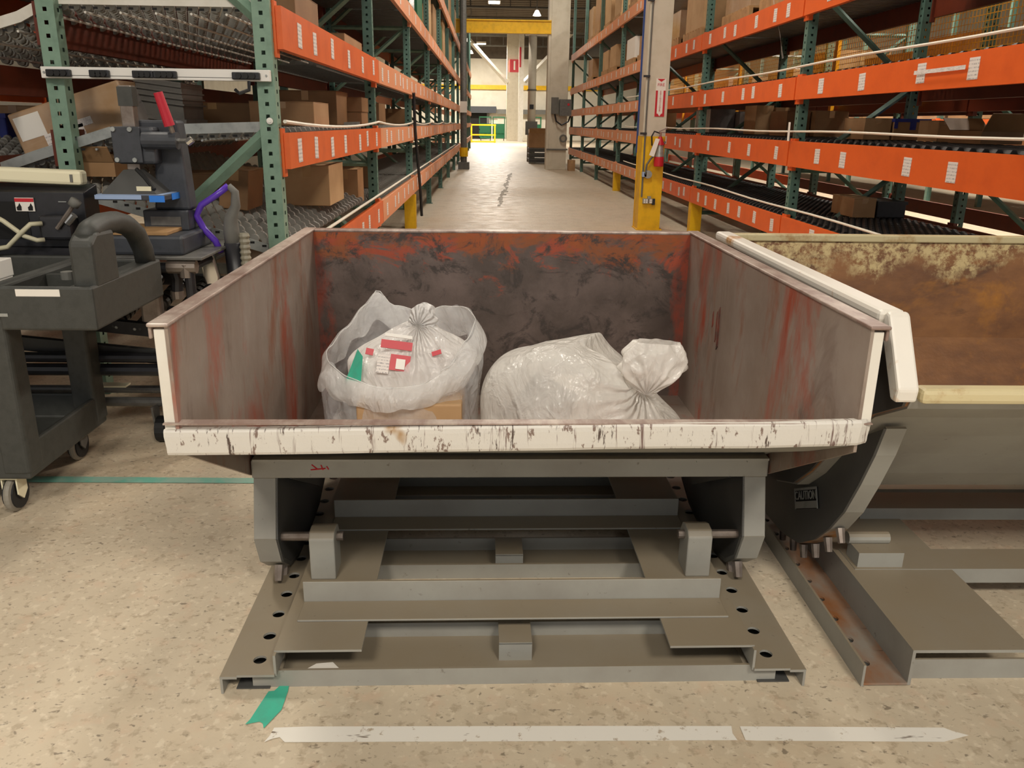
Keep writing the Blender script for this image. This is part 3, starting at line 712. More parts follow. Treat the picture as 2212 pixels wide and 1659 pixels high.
# base -----------------------------------------------------------------
def holed_strip(x0, x1, y0, y1, z0, t, hx, hys, r=.016):
    """flat bar with round holes"""
    m = MB(); seg = 16
    ys = [y0]+[ (a+b)/2 for a,b in zip(hys[:-1],hys[1:])]+[y1]
    for i,hy in enumerate(hys):
        a, b = ys[i], ys[i+1]
        out = []; inn = []
        for k in range(seg):
            th = 2*PI*(k+.5)/seg; c, s2 = math.cos(th), math.sin(th)
            inn.append((hx+r*c, hy+r*s2))
            tx = ((x1-hx)/c if c > 0 else (x0-hx)/c); ty = ((b-hy)/s2 if s2 > 0 else (a-hy)/s2)
            q_ = min(tx,ty); out.append((hx+q_*c, hy+q_*s2))
        base = len(m.v)
        for z in (z0+t, z0):
            m.v += [(x,y,z) for x,y in out]+[(x,y,z) for x,y in inn]
        for k in range(seg):
            k2 = (k+1)%seg
            m.f.append((base+k,base+k2,base+seg+k2,base+seg+k))
            m.f.append((base+2*seg+k,base+3*seg+k,base+3*seg+k2,base+2*seg+k2))
            m.f.append((base+seg+k,base+seg+k2,base+3*seg+k2,base+3*seg+k))
        # corners of the cell
        for (cx_,cy_) in ((x0,a),(x1,a),(x1,b),(x0,b)):
            near = sorted(range(seg), key=lambda k: (out[k][0]-cx_)**2+(out[k][1]-cy_)**2)[:2]
            vi = len(m.v); m.v += [(cx_,cy_,z0+t),(cx_,cy_,z0)]
            m.f += [(vi,base+near[0],base+near[1]),(vi+1,base+2*seg+near[0],base+2*seg+near[1])]
    m.add([(x0,y0,z0),(x1,y0,z0),(x1,y0,z0+t),(x0,y0,z0+t)],[(0,1,2,3)])
    return m
hys = [.024+.0975*k for k in range(13)]
for s_ in (-1,1):
    a, b = sorted((s_*.582, s_*.672))
    holed_strip(a, b, -.035, 1.30, .045, .006, s_*.631, hys).build('track_rail', HG, h)
    MB().box(*sorted((s_*.672,s_*.712)),-.035,1.30,.040,.047).box(*sorted((s_*.706,s_*.712)),-.035,1.30,0,.04).build('outer_rail', HG, h)
    MB().box(*sorted((s_*.578,s_*.584)),-.03,1.30,.045,.100).build('rail_web', HG, h)
    MB().box(*sorted((s_*.375,s_*.584)),-.015,1.28,.098,.104).build('deck_plate', HG, h)
    MB().box(*sorted((s_*.60,s_*.68)),-.02,1.30,.001,.004).build('rail_shade_sheet', HD, h)  # dark sheet standing in for the shade under the rail holes
    # bearing bracket with pin
    MB().prism([(.30,.104),(.30,.225),(.315,.242),(.345,.246),(.375,.236),(.39,.21),(.39,.104)],'x',*sorted((s_*.488,s_*.557))).build('bearing_bracket', HG, h, bevel=.004)
    MB().cyl((s_*.470,.345,.213),(s_*.655,.345,.213),.0125,12).build('hinge_pin', MT['steel'], h)
# C channels lying across, and the two upstanding angles
def channel(y0, y1):
    MB().box(-.642,.646,y0,y0+.007,0,.046).build('channel_front', HG, h); MB().box(-.58,.58,y0+.007,y1,.008,.014).build('channel_web', HG, h); MB().box(-.58,.58,y1,y1+.007,.008,.055).build('channel_back', HG, h)
channel(-.012,.165); channel(.475,.62); channel(.95,1.10)
for y in (.185,.665):
    MB().box(-.553,.553,y,y+.008,.104,.167).build('angle_upstand', HG, h, bevel=.002); MB().box(-.553,.553,y-.085,y,.104,.110).build('angle_foot', HG, h, bevel=.002)
MB().box(-.553,.553,1.22,1.228,.10,.17).build('angle_upstand', HG, h)
for y0,y1 in ((.06,.16),(.50,.60)): MB().box(-.042,.042,y0,y1,.060,.066).box(-.042,.042,y0,y0+.005,.014,.064).build('tie_plate', HG, h)
MB().prism([(-.53,.0),(-.50,.03),(-.46,.035),(-.44,.01),(-.47,-.005)],'z',.015,.019).build('torn_label', MT['paper'], h, (0,.02,.0))

# ------------------------------------------------------------------ neighbouring rusty hopper
NX, NY = 1.655, 1.70
n = thing('tipping_hopper', 'rusty tipping hopper with cream lip and CAUTION plate on the right', 'hopper', (NX, NY, 0))
w2 = .765
prof = [(-.085,.765),(-.070,.738),(.06,.672),(.17,.585),(.26,.500),(.35,.405),(.45,.325),(.60,.268),(.85,.258),(1.12,.35),(1.27,.55),(1.32,.905)]
sidep = [(.0,.905),(-.085,.772)] + prof[1:]
for s_ in (-1,1):
    x = s_*w2
    MB().prism(sidep,'x',x,x+s_*.006).build('side_panel', MT['in_rust'], n)
    MB().prism(sidep,'x',x+s_*.006,x+s_*.012).build('shaded_skin', HD, n)  # added dark skin: shade on the outer side, dark grey plate lower down
    a, b = sorted((x-s_*.002, x+s_*.056))
    MB().box(a,b,.0,1.34,.900,.93).build('side_rim', MT['rimw'], n, bevel=.010)
    a, b = sorted((x-s_*.002, x+s_*.044))
    MB().prism([(-.005,.93),(-.02,.925),(-.105,.785),(-.10,.755),(-.075,.755),(.015,.90)],'x',a,b).build('sloping_rim', MT['rimw'], n, bevel=.006)
MB().box(-w2+.01,w2-.01,-.105,-.06,.752,.785).build('front_lip', MT['ripc'], n, bevel=.010)
MB().strip([(y-.0,z-.006) for y,z in prof[:10]],'x',-w2,w2,.008).build('belly_plate', HG, n, smooth=False)
MB().strip([(y,z) for y,z in prof[9:]],'x',-w2,w2,.008).build('back_panel', MT['in_rust'], n)
MB().box(-w2-.03,w2+.03,1.30,1.34,.90,.925).build('back_rim', MT['ripc'], n, bevel=.004)
# rocker: dark side plate with a curved strip along its edge
NXl = .925-NX
curve = [(.08,.63),(.11,.55),(.16,.45),(.22,.345),(.29,.26),(.37,.185),(.47,.12),(.60,.085),(.75,.075),(.95,.10),(1.08,.2)]
for s_ in (-1,1):
    x = s_*abs(NXl)
    MB().prism(curve+[(1.1,.45),(.6,.50),(.2,.56)],'x',x,x-s_*.007).build('rocker_plate', HD, n)
    a, b = sorted((x-s_*.007, x-s_*.055))
    MB().strip(curve[:5],'x',a,b,.008).build('rocker_strip', HG, n)
    MB().strip(curve[4:10],'x',a,b,.008).build('rocker_strip', MT['rrust'], n)
    me = MB().cyl((0,0,-.02),(0,0,.02),.010,8,.013).mesh('peg')
    for (y,z) in ((.27,.262),(.335,.20),(.41,.14),(.49,.095),(.57,.075),(.66,.062)):
        put(me, 'peg', MT['steel'], n, (x-s_*.028,y,z-.012), (-.9+(y*1.2),0,0))
# caution plate
cp = MB().box(-.004,0,-.082,.082,-.030,.030).build('caution_plate', MT['dark'], n, (NXl-.001,.446,.277), (-.47,0,0))
MB().box(-.006,-.004,-.084,.084,.024,.031).box(-.006,-.004,-.084,-.080,-.030,.030).box(-.006,-.004,.080,.084,-.030,.030).build('plate_border', MT['galv'], cp)
MB().box(-.006,-.004,-.080,.080,-.028,-.008).build('plate_band', MT['galv'], cp)
put(text_mesh('CAUTION',.036), 'lettering', MT['galv'], cp, (-.0055,0,.008), (PI/2,0,-PI/2))
# base of the neighbour
for s_ in (-1,1):
    X = lambda v: s_*(-v)          # v measured like the left side, negative outward
    def bx(x0,x1,y0,y1,z0,z1,nm,mt):
        a, b = sorted((X(x0),X(x1))); MB().box(a,b,y0,y1,z0,z1).build(nm, mt, n)
    bx(-.742,-.736,-.03,1.3,0,.060,'track_flange',HG)
    a, b = sorted((X(-.736),X(-.628)))
    holed_strip(a,b,-.03,1.3,.004,.006,X(-.700),[.05+.098*k for k in range(13)],.014).build('track_rail', MT['trust'], n)
    MB().box(a,b,-.02,1.3,.001,.003).build('track_shade_sheet', HD, n)  # shade below the track holes, painted as a dark sheet
    bx(-.628,-.620,-.03,1.3,.004,.095,'rail_web',HG)
    bx(-.628,-.33,-.03,1.25,.095,.103,'deck_plate',HG)
    bx(-.60,-.47,.355,.43,.103,.150,'bearing_block',HG)
    a, b = sorted((X(-.61),X(-.49))); MB().cyl((a,.42,.165),(b,.42,.165),.018,12).build('hinge_pin', HG, n)
MB().box(-.61,.61,.345,.352,.06,.105).box(-.61,.61,.352,.46,.099,.105).build('cross_bar', HG, n)
MB().box(-.46,.46,.66,.668,.10,.14).box(-.46,.46,.668,.78,.136,.14).build('cross_bar', HG, n)
MB().box(-.62,.62,.0,.006,.0,.055).build('front_bar', HG, n)
MB().box(-.62,.62,1.0,1.12,.0,.05).build('cross_bar', HG, n)

# ------------------------------------------------------------------ tape on the floor
def patch(pts, mat, label, name='floor_tape', z=.0022):
    o = MB().add([(x,y,z) for x,y in pts],[tuple(range(len(pts)))]).build(name, mat)
    return tag(o, label, 'floor tape')
patch([(-.474,1.538),(-.40,1.541),(.2,1.537),(.556,1.533),(.552,1.51),(.557,1.488),(.2,1.489),(-.44,1.492),(-.455,1.508),(-.47,1.503),(-.485,1.493),(-.478,1.512)], MT['tapew'], 'long strip of white floor tape in front of the hopper')
patch([(.575,1.532),(.9,1.526),(1.04,1.523),(1.055,1.512),(1.084,1.498),(1.05,1.488),(1.016,1.478),(.6,1.486),(.575,1.488)], MT['tapew'], 'shorter right-hand strip of white floor tape with torn end')
patch([(-.508,1.712),(-.478,1.712),(-.472,1.661),(-.472,1.597),(-.497,1.536),(-.503,1.552),(-.512,1.558),(-.542,1.549),(-.535,1.566),(-.527,1.613),(-.518,1.662),(-.505,1.664),(-.494,1.687)], MT['teal'], 'torn piece of teal green tape stuck to floor under the hopper rail')
patch([(-3.2,2.93),(-.64,2.89),(-.64,2.845),(-3.2,2.865)], MT['tealf'], 'faded green tape line across the floor between cart and hopper')
# ------------------------------------------------------------------ trash bags in the hopper
def nz(x,y,z,s): return noise.noise(Vector((x*s,y*s,z*s)))
def hsh(a,b): return noise.noise(Vector((a*13.1,b*7.7,3.3)))
def bin_floor(Y):
    y = Y-HY
    return .480+(.36-y)*.42 if y < .36 else (.480-(y-.36)*.578 if y < .72 else .272)
def rest(p, ox, oy, oz):
    return (p[0], p[1], max(p[2], bin_floor(oy+p[1])+.012-oz))
def smooth_sub(o, lv=1):
    m = o.modifiers.new('sub','SUBSURF'); m.levels = lv; m.render_levels = lv
# bag on the left: clear bag with an open mouth, a white tied bag and a carton in it
bx_, by_ = -.272, 2.50
b1 = thing('trash_bag', 'open clear trash bag stuffed with a white tied bag and cardboard, on left', 'trash bag', (bx_, by_, .272))
b1.scale = (.95,.95,1.0)
# outer film: lower body follows the carton, then swells and flares into a mouth
NT_ = 72
def mouth(th):
    """height of the rim round the mouth (local z), th=0 at +x, counterclockwise"""
    pts = [(0,.445),(.45,.465),(.9,.455),(1.35,.425),(1.75,.445),(2.0,.50),(2.2,.455),(2.6,.39),(3.0,.345),(3.45,.315),(4.0,.295),(4.5,.28),(5.0,.285),(5.5,.325),(5.9,.395),(6.2832,.445)]
    for (a,za),(b,zb) in zip(pts[:-1],pts[1:]):
        if a <= th <= b:
            u = (th-a)/(b-a); u = u*u*(3-2*u); return za+(zb-za)*u
    return pts[-1][1]
rows = []
levels = [0,.12,.25,.4,.55,.7,.82,.92,1.0]
for li,u in enumerate(levels):
    r = []
    for k in range(NT_+1):
        th = 2*PI*(k % NT_)/NT_; c, s_ = math.cos(th), math.sin(th)
        zt = mouth(th); z = -.02 + (zt+.02)*u
        # squarish body below, rounder mouth above
        e = 3.2-1.6*u
        rr = (abs(c)**e+abs(s_)**e)**(-1/e)
        ax = .235+.02*math.sin(u*3.0)+(.012 if u > .6 else 0); ay = .20+.012*math.sin(u*3)
        fold = .012*math.sin(th*17+hsh(k%NT_,1)*3+u*2)*(.4+u) + .016*nz(c*1.2,s_*1.2,u*1.5,2.4)
        if u > .93: fold *= .6; rr *= 1.0-.02
        x = ax*rr*c*(1+fold*2.2); y = ay*rr*s_*(1+fold*2.2)
        r.append(rest((x, y, z+.012*nz(c*2,s_*2,u*2+7,2.0)*u), bx_, by_, .272))
    rows.append(r)
o = MB().grid(rows).build('outer_film', MT['film_clear'], b1, smooth=True); smooth_sub(o)
# milky collar round the mouth, spreading outward
rows = []
for u in (0,.2,.4,.6,.8,1.0):
    r = []
    for k in range(NT_+1):
        th = 2*PI*(k % NT_)/NT_; c, s_ = math.cos(th), math.sin(th); zt = mouth(th)
        rr = (abs(c)**1.8+abs(s_)**1.8)**(-1/1.8)
        hgt = .065 if s_ < -.3 else .10
        out = .03*math.sin(u*2.4)
        f = 1+.045*math.sin(th*13+u*3+2*nz(c,s_,0,2))*u+.05*nz(c,s_,u,3)
        r.append(((.245*rr*c+out*c)*f, (.205*rr*s_+out*s_)*f, zt-hgt*u+.022*nz(c*2,s_*2,u,3)*u))
    rows.append(r)
o = MB().grid(rows).build('folded_collar', MT['film_milk'], b1, smooth=True); smooth_sub(o)
# rim edge bead catches the light
MB().tube([(.245*1.0*math.cos(t)*((abs(math.cos(t))**1.6+abs(math.sin(t))**1.6)**(-1/1.6)), .208*math.sin(t)*((abs(math.cos(t))**1.6+abs(math.sin(t))**1.6)**(-1/1.6)), mouth(t)) for t in [2*PI*i/90 for i in range(90)]+[2*PI-.0001]], .0016, 5).build('film_hem', MT['film_milk'], b1, smooth=True)
# carton inside
cb = MB().box(-.125,.205,-.192,.15,.095,.228).build('inner_carton', MT['card2'], b1, bevel=.006)
MB().box(-.125,.205,-.194,-.192,.160,.165).build('carton_fold', MT['card3'], cb)
MB().box(-.215,-.12,-.15,.1,.075,.17).build('brown_contents', MT['wrap'], b1, bevel=.02)
# tied white bag inside
def blob(nu, nv, fn):
    rows = []
    for i in range(nv+1):
        rows.append([fn(2*PI*(k % nu)/nu, i/nv) for k in range(nu+1)])
    return MB().grid(rows)
def white_in(th, v):
    c, s_ = math.cos(th), math.sin(th)
    # v: 0 bottom .. 1 neck
    prof = [(0,.02),(.15,.15),(.35,.205),(.55,.20),(.72,.155),(.86,.085),(.95,.035),(1,.022)]
    for (a,ra),(b,rb) in zip(prof[:-1],prof[1:]):
        if a <= v <= b: R = ra+(rb-ra)*(v-a)/(b-a); break
    z = .14 + .305*v**.9
    f = 1 + .10*nz(c,s_,v*2,2.2) + .075*math.sin(th*15+2.5*nz(c,s_,v,2))*max(0,v-.35)*1.6
    return (R*1.05*f*c+.005+.06*v, R*.88*f*s_+.0, z+.012*nz(c*2,s_*2,v*3,2))
o = blob(60,16,white_in).build('inner_white_bag', MT['film_in'], b1, smooth=True); smooth_sub(o)
def knot(th, v):
    c, s_ = math.cos(th), math.sin(th); a = PI*v
    f = 1+.45*nz(c*1.3,s_*1.3,v*2.6,2.3)
    return (.045*f*math.sin(a)*c+.075, .04*f*math.sin(a)*s_, .450-.040*f*math.cos(a))
o = blob(26,14,knot).build('knot', MT['film_in'], b1, smooth=True); smooth_sub(o)
# printed red pack and a green scrap showing through
pk = MB()
def panel(cx_, cy_, cz_, wv, hv, tilt, rz, nm, mat, par, off=0):
    o = MB().box(-wv/2,wv/2,-.002,.002,-hv/2,hv/2).build(nm, mat, par, (cx_,cy_-off,cz_), (tilt,0,rz)); return o
def pan(x,z,w_,h_,nm,mat,d=0,rot=.12):
    return MB().box(-w_/2,w_/2,-.0015,.0015,-h_/2,h_/2).build(nm, mat, b1, (x,-.195-d+ (z-.30)*.62,z), (-.62,rot,0))
pan(.000,.392,.098,.026,'red_print',MT['printred'],-.012); pan(.012,.345,.062,.05,'red_print',MT['printred'],-.010); pan(-.040,.342,.038,.058,'grey_print',MT['label'],-.010); pan(.014,.343,.028,.032,'white_print',MT['white'],-.004); pan(.006,.416,.085,.010,'white_print',MT['white'],-.012)
pan(.125,.372,.03,.014,'red_print',MT['printred'],-.012,-.3); pan(-.085,.372,.024,.02,'red_print',MT['printred'],-.022,.2)
MB().add([(-.165,-.13,.28),(-.11,-.165,.29),(-.105,-.14,.36),(-.125,-.11,.375)],[(0,1,2,3)]).build('green_scrap', MT['teal'], b1)
sl = MB().box(-.12,.10,-.01,.10,.14,.27).build('crumpled_wrap', MT['film_in'], b1, bevel=.04)

# bag on the right: milky bag tied at the side
b2 = thing('trash_bag', 'tied milky white trash bag slumped on the right side of the hopper', 'trash bag', (.295, 2.42, .285))
b2.scale = (1.03,1,1.0)
KN = Vector((.155,-.165,.275))     # where the film is gathered
def body2(th, v):
    c, s_ = math.cos(th), math.sin(th); ph = PI*v
    R = math.sin(ph)**.5
    ex, ey = .305, .245
    topz = .385 + .02*math.sin(th*2+.6) - .03*max(0,-c)*0 - .05*max(0,c-.55)
    zc = -math.cos(ph)
    z = -.05 + (topz+.05)*(.5+.5*zc*(abs(zc)**-.25 if zc else 1))
    p = Vector((ex*R*c, ey*R*s_, z))
    # rise on the left shoulder, slump to the right
    if c > .35: p.z -= .30*(c-.35)*max(0,(z-.05))/.35
    if c < -.5: p.z -= .05*(-c-.5)*max(0,(z-.1))/.3
    # pull towards the knot with radiating creases
    d = (p-KN); L = d.length
    if s_ < .4:
        a = math.atan2(d.z, d.x)
        amp = .008*math.exp(-max(0,L-.06)/.16)
        p.y += amp*math.sin(a*13+2*nz(p.x,p.y,p.z,6)) + .05*math.exp(-(L/.07)**2)
    p += Vector((1,1,.6))*0.012*nz(p.x,p.y,p.z,7)
    return rest(tuple(p), .295, 2.42, .285)
o = blob(140,48,body2).build('film', MT['film_white'], b2, smooth=True)
def ear(th, v):
    c, s_ = math.cos(th), math.sin(th)
    t = v; R = .018+.055*math.sin(t*PI*.80)**1.2
    f = 1+.35*nz(c*1.2,s_*1.2,t*2.5,2.1)+.12*math.sin(th*9)
    return (KN.x+.028*t+R*f*c*1.25, KN.y-.01+R*f*s_*.7+.02*t, KN.z+.0+.15*t-.004*c)
o = blob(40,14,ear).build('tied_neck', MT['film_white'], b2, smooth=True); smooth_sub(o)
MB().cyl((-.16,-.06,.12),(-.08,-.03,.26),.10,14,.07).build('dark_contents', MT['hdark'], b2, smooth=True)
def panel2(x,y,z,w_,h_,nm,mat,rz=0,rx=-.15): return MB().box(-w_/2,w_/2,-.002,.002,-h_/2,h_/2).build(nm,mat,b2,(x,y,z),(rx,0,rz))
panel2(-.195,-.165,.135,.075,.055,'printed_label',MT['label'],-.3); panel2(-.15,-.195,.133,.022,.055,'red_print',MT['printred'],-.3)
MB().box(-.12,.2,-.06,.12,.09,.26).build('paper_contents', MT['paper'], b2, bevel=.06)
# ------------------------------------------------------------------ black utility cart at the left
BK = MT['black']
c = thing('utility_cart', 'black plastic two-shelf utility cart with arched handle', 'cart', (-1.53, 2.58, 0))
LW, DW = 1.0, .58
def tray(z0, z1, nm):
    return MB().tray(-LW,0,0,DW,z0,z1,.022,.02).build(nm, BK, c, bevel=.008)
tray(.135,.255,'lower_tray'); tray(.655,.80,'upper_tray')
for (x,y) in ((-.04,.04),(-.04,DW-.04),(-LW+.04,.04),(-LW+.04,DW-.04)):
    MB().prism([(x-.045,y-.044),(x+.035,y-.044),(x+.044,y-.034),(x+.044,y+.044),(x-.045,y+.044)],'z',.155,.70).build('corner_leg', BK, c, bevel=.012)
# handle ledge with compartments
MB().tray(.001,.30,-.02,.54,.655,.795,.02,.045).build('handle_ledge', BK, c, bevel=.008); MB().box(.022,.279,.25,.27,.70,.785).build('ledge_divider', BK, c); MB().box(.215,.279,.0,.52,.70,.79).build('handle_base', BK, c)
MB().ring((.11,.36,.79),'z',.045,.006,20,6).build('cup_ring', BK, c); MB().cyl((.15,.14,.79),(.15,.14,.815),.02,12).build('bolt', MT['truss'], c)
# arched handle: thick loop in the plane of the end
arch = [(.0,.79),(.0,.92),(.03,.955),(.10,.975),(.18,.985),(.28,.98),(.38,.955),(.46,.90),(.50,.82),(.505,.79)]
inn = [(.43,.79),(.425,.83),(.39,.88),(.33,.91),(.26,.92),(.20,.915),(.17,.89),(.165,.79)]
def lo(p): return (p[0]+.02, p[1])
m = MB(); outl = [lo(p) for p in arch]; il = [lo(p) for p in inn]
L_ = outl; n_o = len(L_)
# foot block at the near end, tube over the top
MB().prism([(.015,.78),(.015,.925),(.06,.955),(.185,.95),(.19,.78)],'x',.225,.30).build('handle_foot', BK, c, bevel=.012)
MB().tube([(.262,.06,.93),(.262,.10,.955),(.262,.18,.965),(.262,.28,.962),(.262,.37,.94),(.262,.44,.90),(.262,.485,.84),(.262,.50,.78)],.036,10).build('handle_arch', BK, c, smooth=True)
MB().box(.065,.20,-.0225,-.020,.765,.787).build('name_label', MT['paper'], c)
MB().box(-.02,.03,-.0225,-.020,.70,.71).build('sticker', MT['galv'], c)
for (x,y,br) in ((-.09,.05,'white'),(-.09,DW-.08,'galvd'),(-LW+.09,.05,'white'),(-LW+.09,DW-.08,'galvd')):
    w_ = MB().cyl((x-.018,y,.064),(x+.018,y,.064),.052,20).cyl((x-.022,y,.064),(x+.022,y,.064),.02,10).build('caster_wheel', MT['rubber'], c)
    MB().ring((x,y,.064),'x',.052,.0125,24,8).build('tyre', MT['tread'], w_)
    MB().prism([(y-.028,.135),(y+.028,.135),(y+.028,.07),(y,.045),(y-.028,.07)],'x',x+.022,x+.027).prism([(y-.028,.135),(y+.028,.135),(y+.028,.07),(y,.045),(y-.028,.07)],'x',x-.027,x-.022).box(x-.03,x+.03,y-.03,y+.03,.125,.137).build('caster_fork', MT[br] if br != 'white' else MT['ivory'], c)
wb = thing('white_carton', 'small white box lying in the upper tray of the black cart', 'box', (-1.78,2.66,.675))
MB().box(-.2,.11,0,.26,0,.15).build('body', MT['white'], wb, bevel=.003); MB().box(-.2,.113,-.003,.263,.09,.152).build('lid', MT['white'], wb, bevel=.003)
pt = tag(MB().box(0,.10,0,.14,0,.006).build('paper_slip', MT['ivory'], None, (-1.66,2.70,.156)), 'cream paper slip on the lower tray of the black cart', 'paper')
# ------------------------------------------------------------------ work table with pipe frame, wheel shelf and casters
TX0, TX1, TY0, TY1, TZ = -2.35, -1.075, 3.19, 3.72, .79
t = thing('work_table', 'black pipe-frame work table with grey top on casters behind the cart', 'table', (0,0,0))
MB().box(TX0,-1.10,TY0,TY1,TZ-.012,TZ).build('table_top', MT['galvd'], t, bevel=.003)
MB().box(TX0,-1.56,TY0-.006,TY0+.02,TZ-.06,TZ-.004).build('front_edge', MT['blk'], t)
PB = MT['blk']
MB().cyl((TX0,TY0+.02,TZ-.045),(-1.2,TY0+.02,TZ-.045),.02,10).build('frame_tube', PB, t); MB().cyl((TX0,TY1-.02,TZ-.045),(TX1,TY1-.02,TZ-.045),.02,10).build('frame_tube', PB, t); MB().cyl((-1.16,TY0+.02,TZ-.045),(-1.16,TY1,TZ-.045),.02,10).build('frame_tube', PB, t)
MB().cyl((-1.24,TY0+.02,TZ-.04),(-1.13,TY0+.02,TZ-.04),.026,10).cyl((-1.17,TY0+.02,TZ-.08),(-1.17,TY0+.02,TZ-.03),.026,10).build('tee_joint', MT['steel'], t)
for (x,y) in ((-1.16,TY0+.02),(-1.14,TY1-.02),(-2.2,TY0+.02),(-2.2,TY1-.02)): MB().cyl((x,y,.14),(x,y,TZ-.04),.02,10).build('leg', PB, t)
MB().cyl((-2.2,TY1-.02,.60),(-1.0,TY1-.02,.60),.016,10).build('rear_stretcher', PB, t); MB().cyl((-1.14,TY1-.02,.60),(-1.02,TY1-.02,.60),.022,10).build('coupling', MT['steel'], t)
MB().box(-1.36,-1.28,TY0+.0,TY0+.05,.50,.68).build('clamp_bracket', MT['steel'], t, bevel=.012); MB().tube([(-1.25,TY0+.1,.74),(-1.24,TY0+.1,.69),(-1.245,TY0+.1,.64)],.022,10).build('knob_stub', PB, t); MB().cyl((-1.245,TY0+.1,.61),(-1.245,TY0+.1,.64),.026,12).build('ferrule', MT['steel'], t)
for z,r in ((.395,.02),(.345,.024),(.215,.016),(.16,.02)): MB().cyl((-2.3,TY0-.02+.15*(z<.3),z),(-1.16,TY0-.02+.15*(z<.3),z),r,10).build('lower_tube', PB if z > .3 else MT['galvd'], t)
MB().box(-1.62,-1.50,TY0+.10,TY0+.15,.231,.238).build('sticker', MT['ivory'], t)
for (x,y) in ((-1.36,3.28),(-2.2,3.28)):
    w_ = MB().cyl((x-.02,y,.055),(x+.02,y,.055),.055,16).build('caster_wheel', MT['rubber'], t)
    MB().prism([(y-.035,.16),(y+.04,.15),(y+.02,.05),(y-.015,.05)],'x',x+.022,x+.03).prism([(y-.035,.16),(y+.04,.15),(y+.02,.05),(y-.015,.05)],'x',x-.03,x-.022).build('caster_fork', MT['galvd'], t)
# tilted wheel shelf
fr = thing('wheel_shelf', 'black gravity wheel shelf slung under the work table', 'roller shelf', (-1.98, 3.18, .57), (.22,.10,0))
for (y0,y1) in ((0,.02),(.50,.52)): MB().box(-.35,.86,y0,y1,-.03,.025).build('side_rail', PB, fr)
MB().cyl((-.3,.26,-.03),(.86,.26,-.03),.012,6).build('cross_rail', PB, fr); MB().box(-.35,.86,-.0,.018,-.15,-.09).build('lower_bar', MT['hdark'], fr)
for i in range(17): MB().cyl((-.31+i*.07,-.002,.0),(-.31+i*.07,-.006,.0),.006,6).build('rivet', MT['galv'], fr)
wm = MB().cyl((0,-.013,0),(0,.013,0),.028,14).cyl((0,-.018,0),(0,.018,0),.011,8).mesh('skate_wheel')
for i in range(12):
    xx = -.30+i*.102
    MB().cyl((xx,.0,0),(xx,.50,0),.006,6).build('axle', MT['galvd'], fr)
    for j in range(11): put(wm, 'skate_wheel', MT['wheel_k'], fr, (xx,.04+j*.042,.0), smooth=False)
# ------------------------------------------------------------------ arbor press
NV = MT['navy']
p = thing('arbor_press', 'dark cast arbor press with red lever and blue taped plate on table', 'press', (-1.33, 3.40, TZ))
MB().box(-.17,.15,-.17,.19,.0,.075).build('base', NV, p, bevel=.012); MB().box(-.15,.09,-.16,.10,.075,.09).build('bed_plate', MT['wood'], p, bevel=.003)
MB().box(-.06,.12,.0,.13,.075,.155).build('pedestal', NV, p, bevel=.006)
MB().box(-.03,.09,-.003,.0,.095,.13).build('maker_plate', MT['galvd'], p)
MB().prism([(-.02,.155),(.13,.155),(.10,.34),(.07,.47),(.03,.50),(-.03,.50),(-.03,.40),(.02,.37)],'x',-.01,.09).build('frame_casting', NV, p, bevel=.008) if False else MB().prism([(-.02,.155),(.125,.155),(.115,.36),(.105,.50),(-.05,.50),(-.05,.38),(.0,.35),(-.005,.25)],'y',.02,.11).build('frame_casting', NV, p, bevel=.010)
hd = MB().box(-.115,.035,-.05,.06,.335,.475).build('head_block', NV, p, bevel=.012)
MB().box(-.12,-.01,-.062,-.05,.34,.475).build('head_cover', NV, p, bevel=.004)
for (x,z) in ((-.108,.465),(-.045,.465),(-.105,.352),(-.038,.352)): MB().cyl((x,-.07,z),(x,-.06,z),.009,8).build('bolt', MT['galv'], hd)
MB().box(-.085,-.035,-.035,.01,.20,.625).build('ram', MT['steel'], p, bevel=.004)
MB().box(-.088,-.032,-.037,.012,.55,.62).build('ram_sleeve', MT['black'], p)
MB().cyl((.0,-.055,.425),(.13,-.055,.425),.033,16).build('pinion_hub', NV, p, smooth=False); MB().cyl((.13,-.055,.425),(.175,-.055,.425),.009,8).cyl((.165,-.055,.418),(.185,-.055,.432),.014,8).build('hub_bolt', MT['chrome'], p)
MB().cyl((.12,-.055,.43),(.11,-.07,.49),.010,8).build('lever', MT['steel'], p); MB().cyl((.11,-.07,.48),(.085,-.085,.60),.020,14,.017).build('lever_grip', MT['handle_red'], p)
# pressing plate with pyramid guard
pl = MB().box(-.175,.085,-.14,.04,.205,.225).build('pressing_plate', NV, p, bevel=.003)
MB().box(-.176,.0,-.143,-.14,.209,.225).build('plate_edge', MT['lblue'], pl); MB().box(-.172,.08,-.138,.03,.2255,.227).build('plate_top', MT['lblue'], pl)
MB().box(.03,.087,-.144,-.139,.200,.224).build('blue_tape', MT['blue'], pl); MB().box(.0855,.088,-.06,.035,.202,.226).build('blue_tape', MT['blue'], pl)
MB().add([(-.155,-.13,.227),(.055,-.13,.227),(.055,.03,.227),(-.155,.03,.227),(-.085,-.07,.315),(-.035,-.07,.315),(-.035,.0,.315),(-.085,.0,.315)],[(0,1,5,4),(1,2,6,5),(2,3,7,6),(3,0,4,7),(4,5,6,7)]).build('pyramid_guard', MT['hdark'], p)
MB().box(-.02,.035,-.128,-.124,.24,.257).build('sticker', MT['ivory'], p, (0,-.0,0), (0,0,0)).rotation_euler = (0,0,0)
m = MB().tube([(-.035,-.07,.318),(.0,-.09,.29),(.045,-.12,.245)],.008,6).build('cable', MT['rubber'], p)
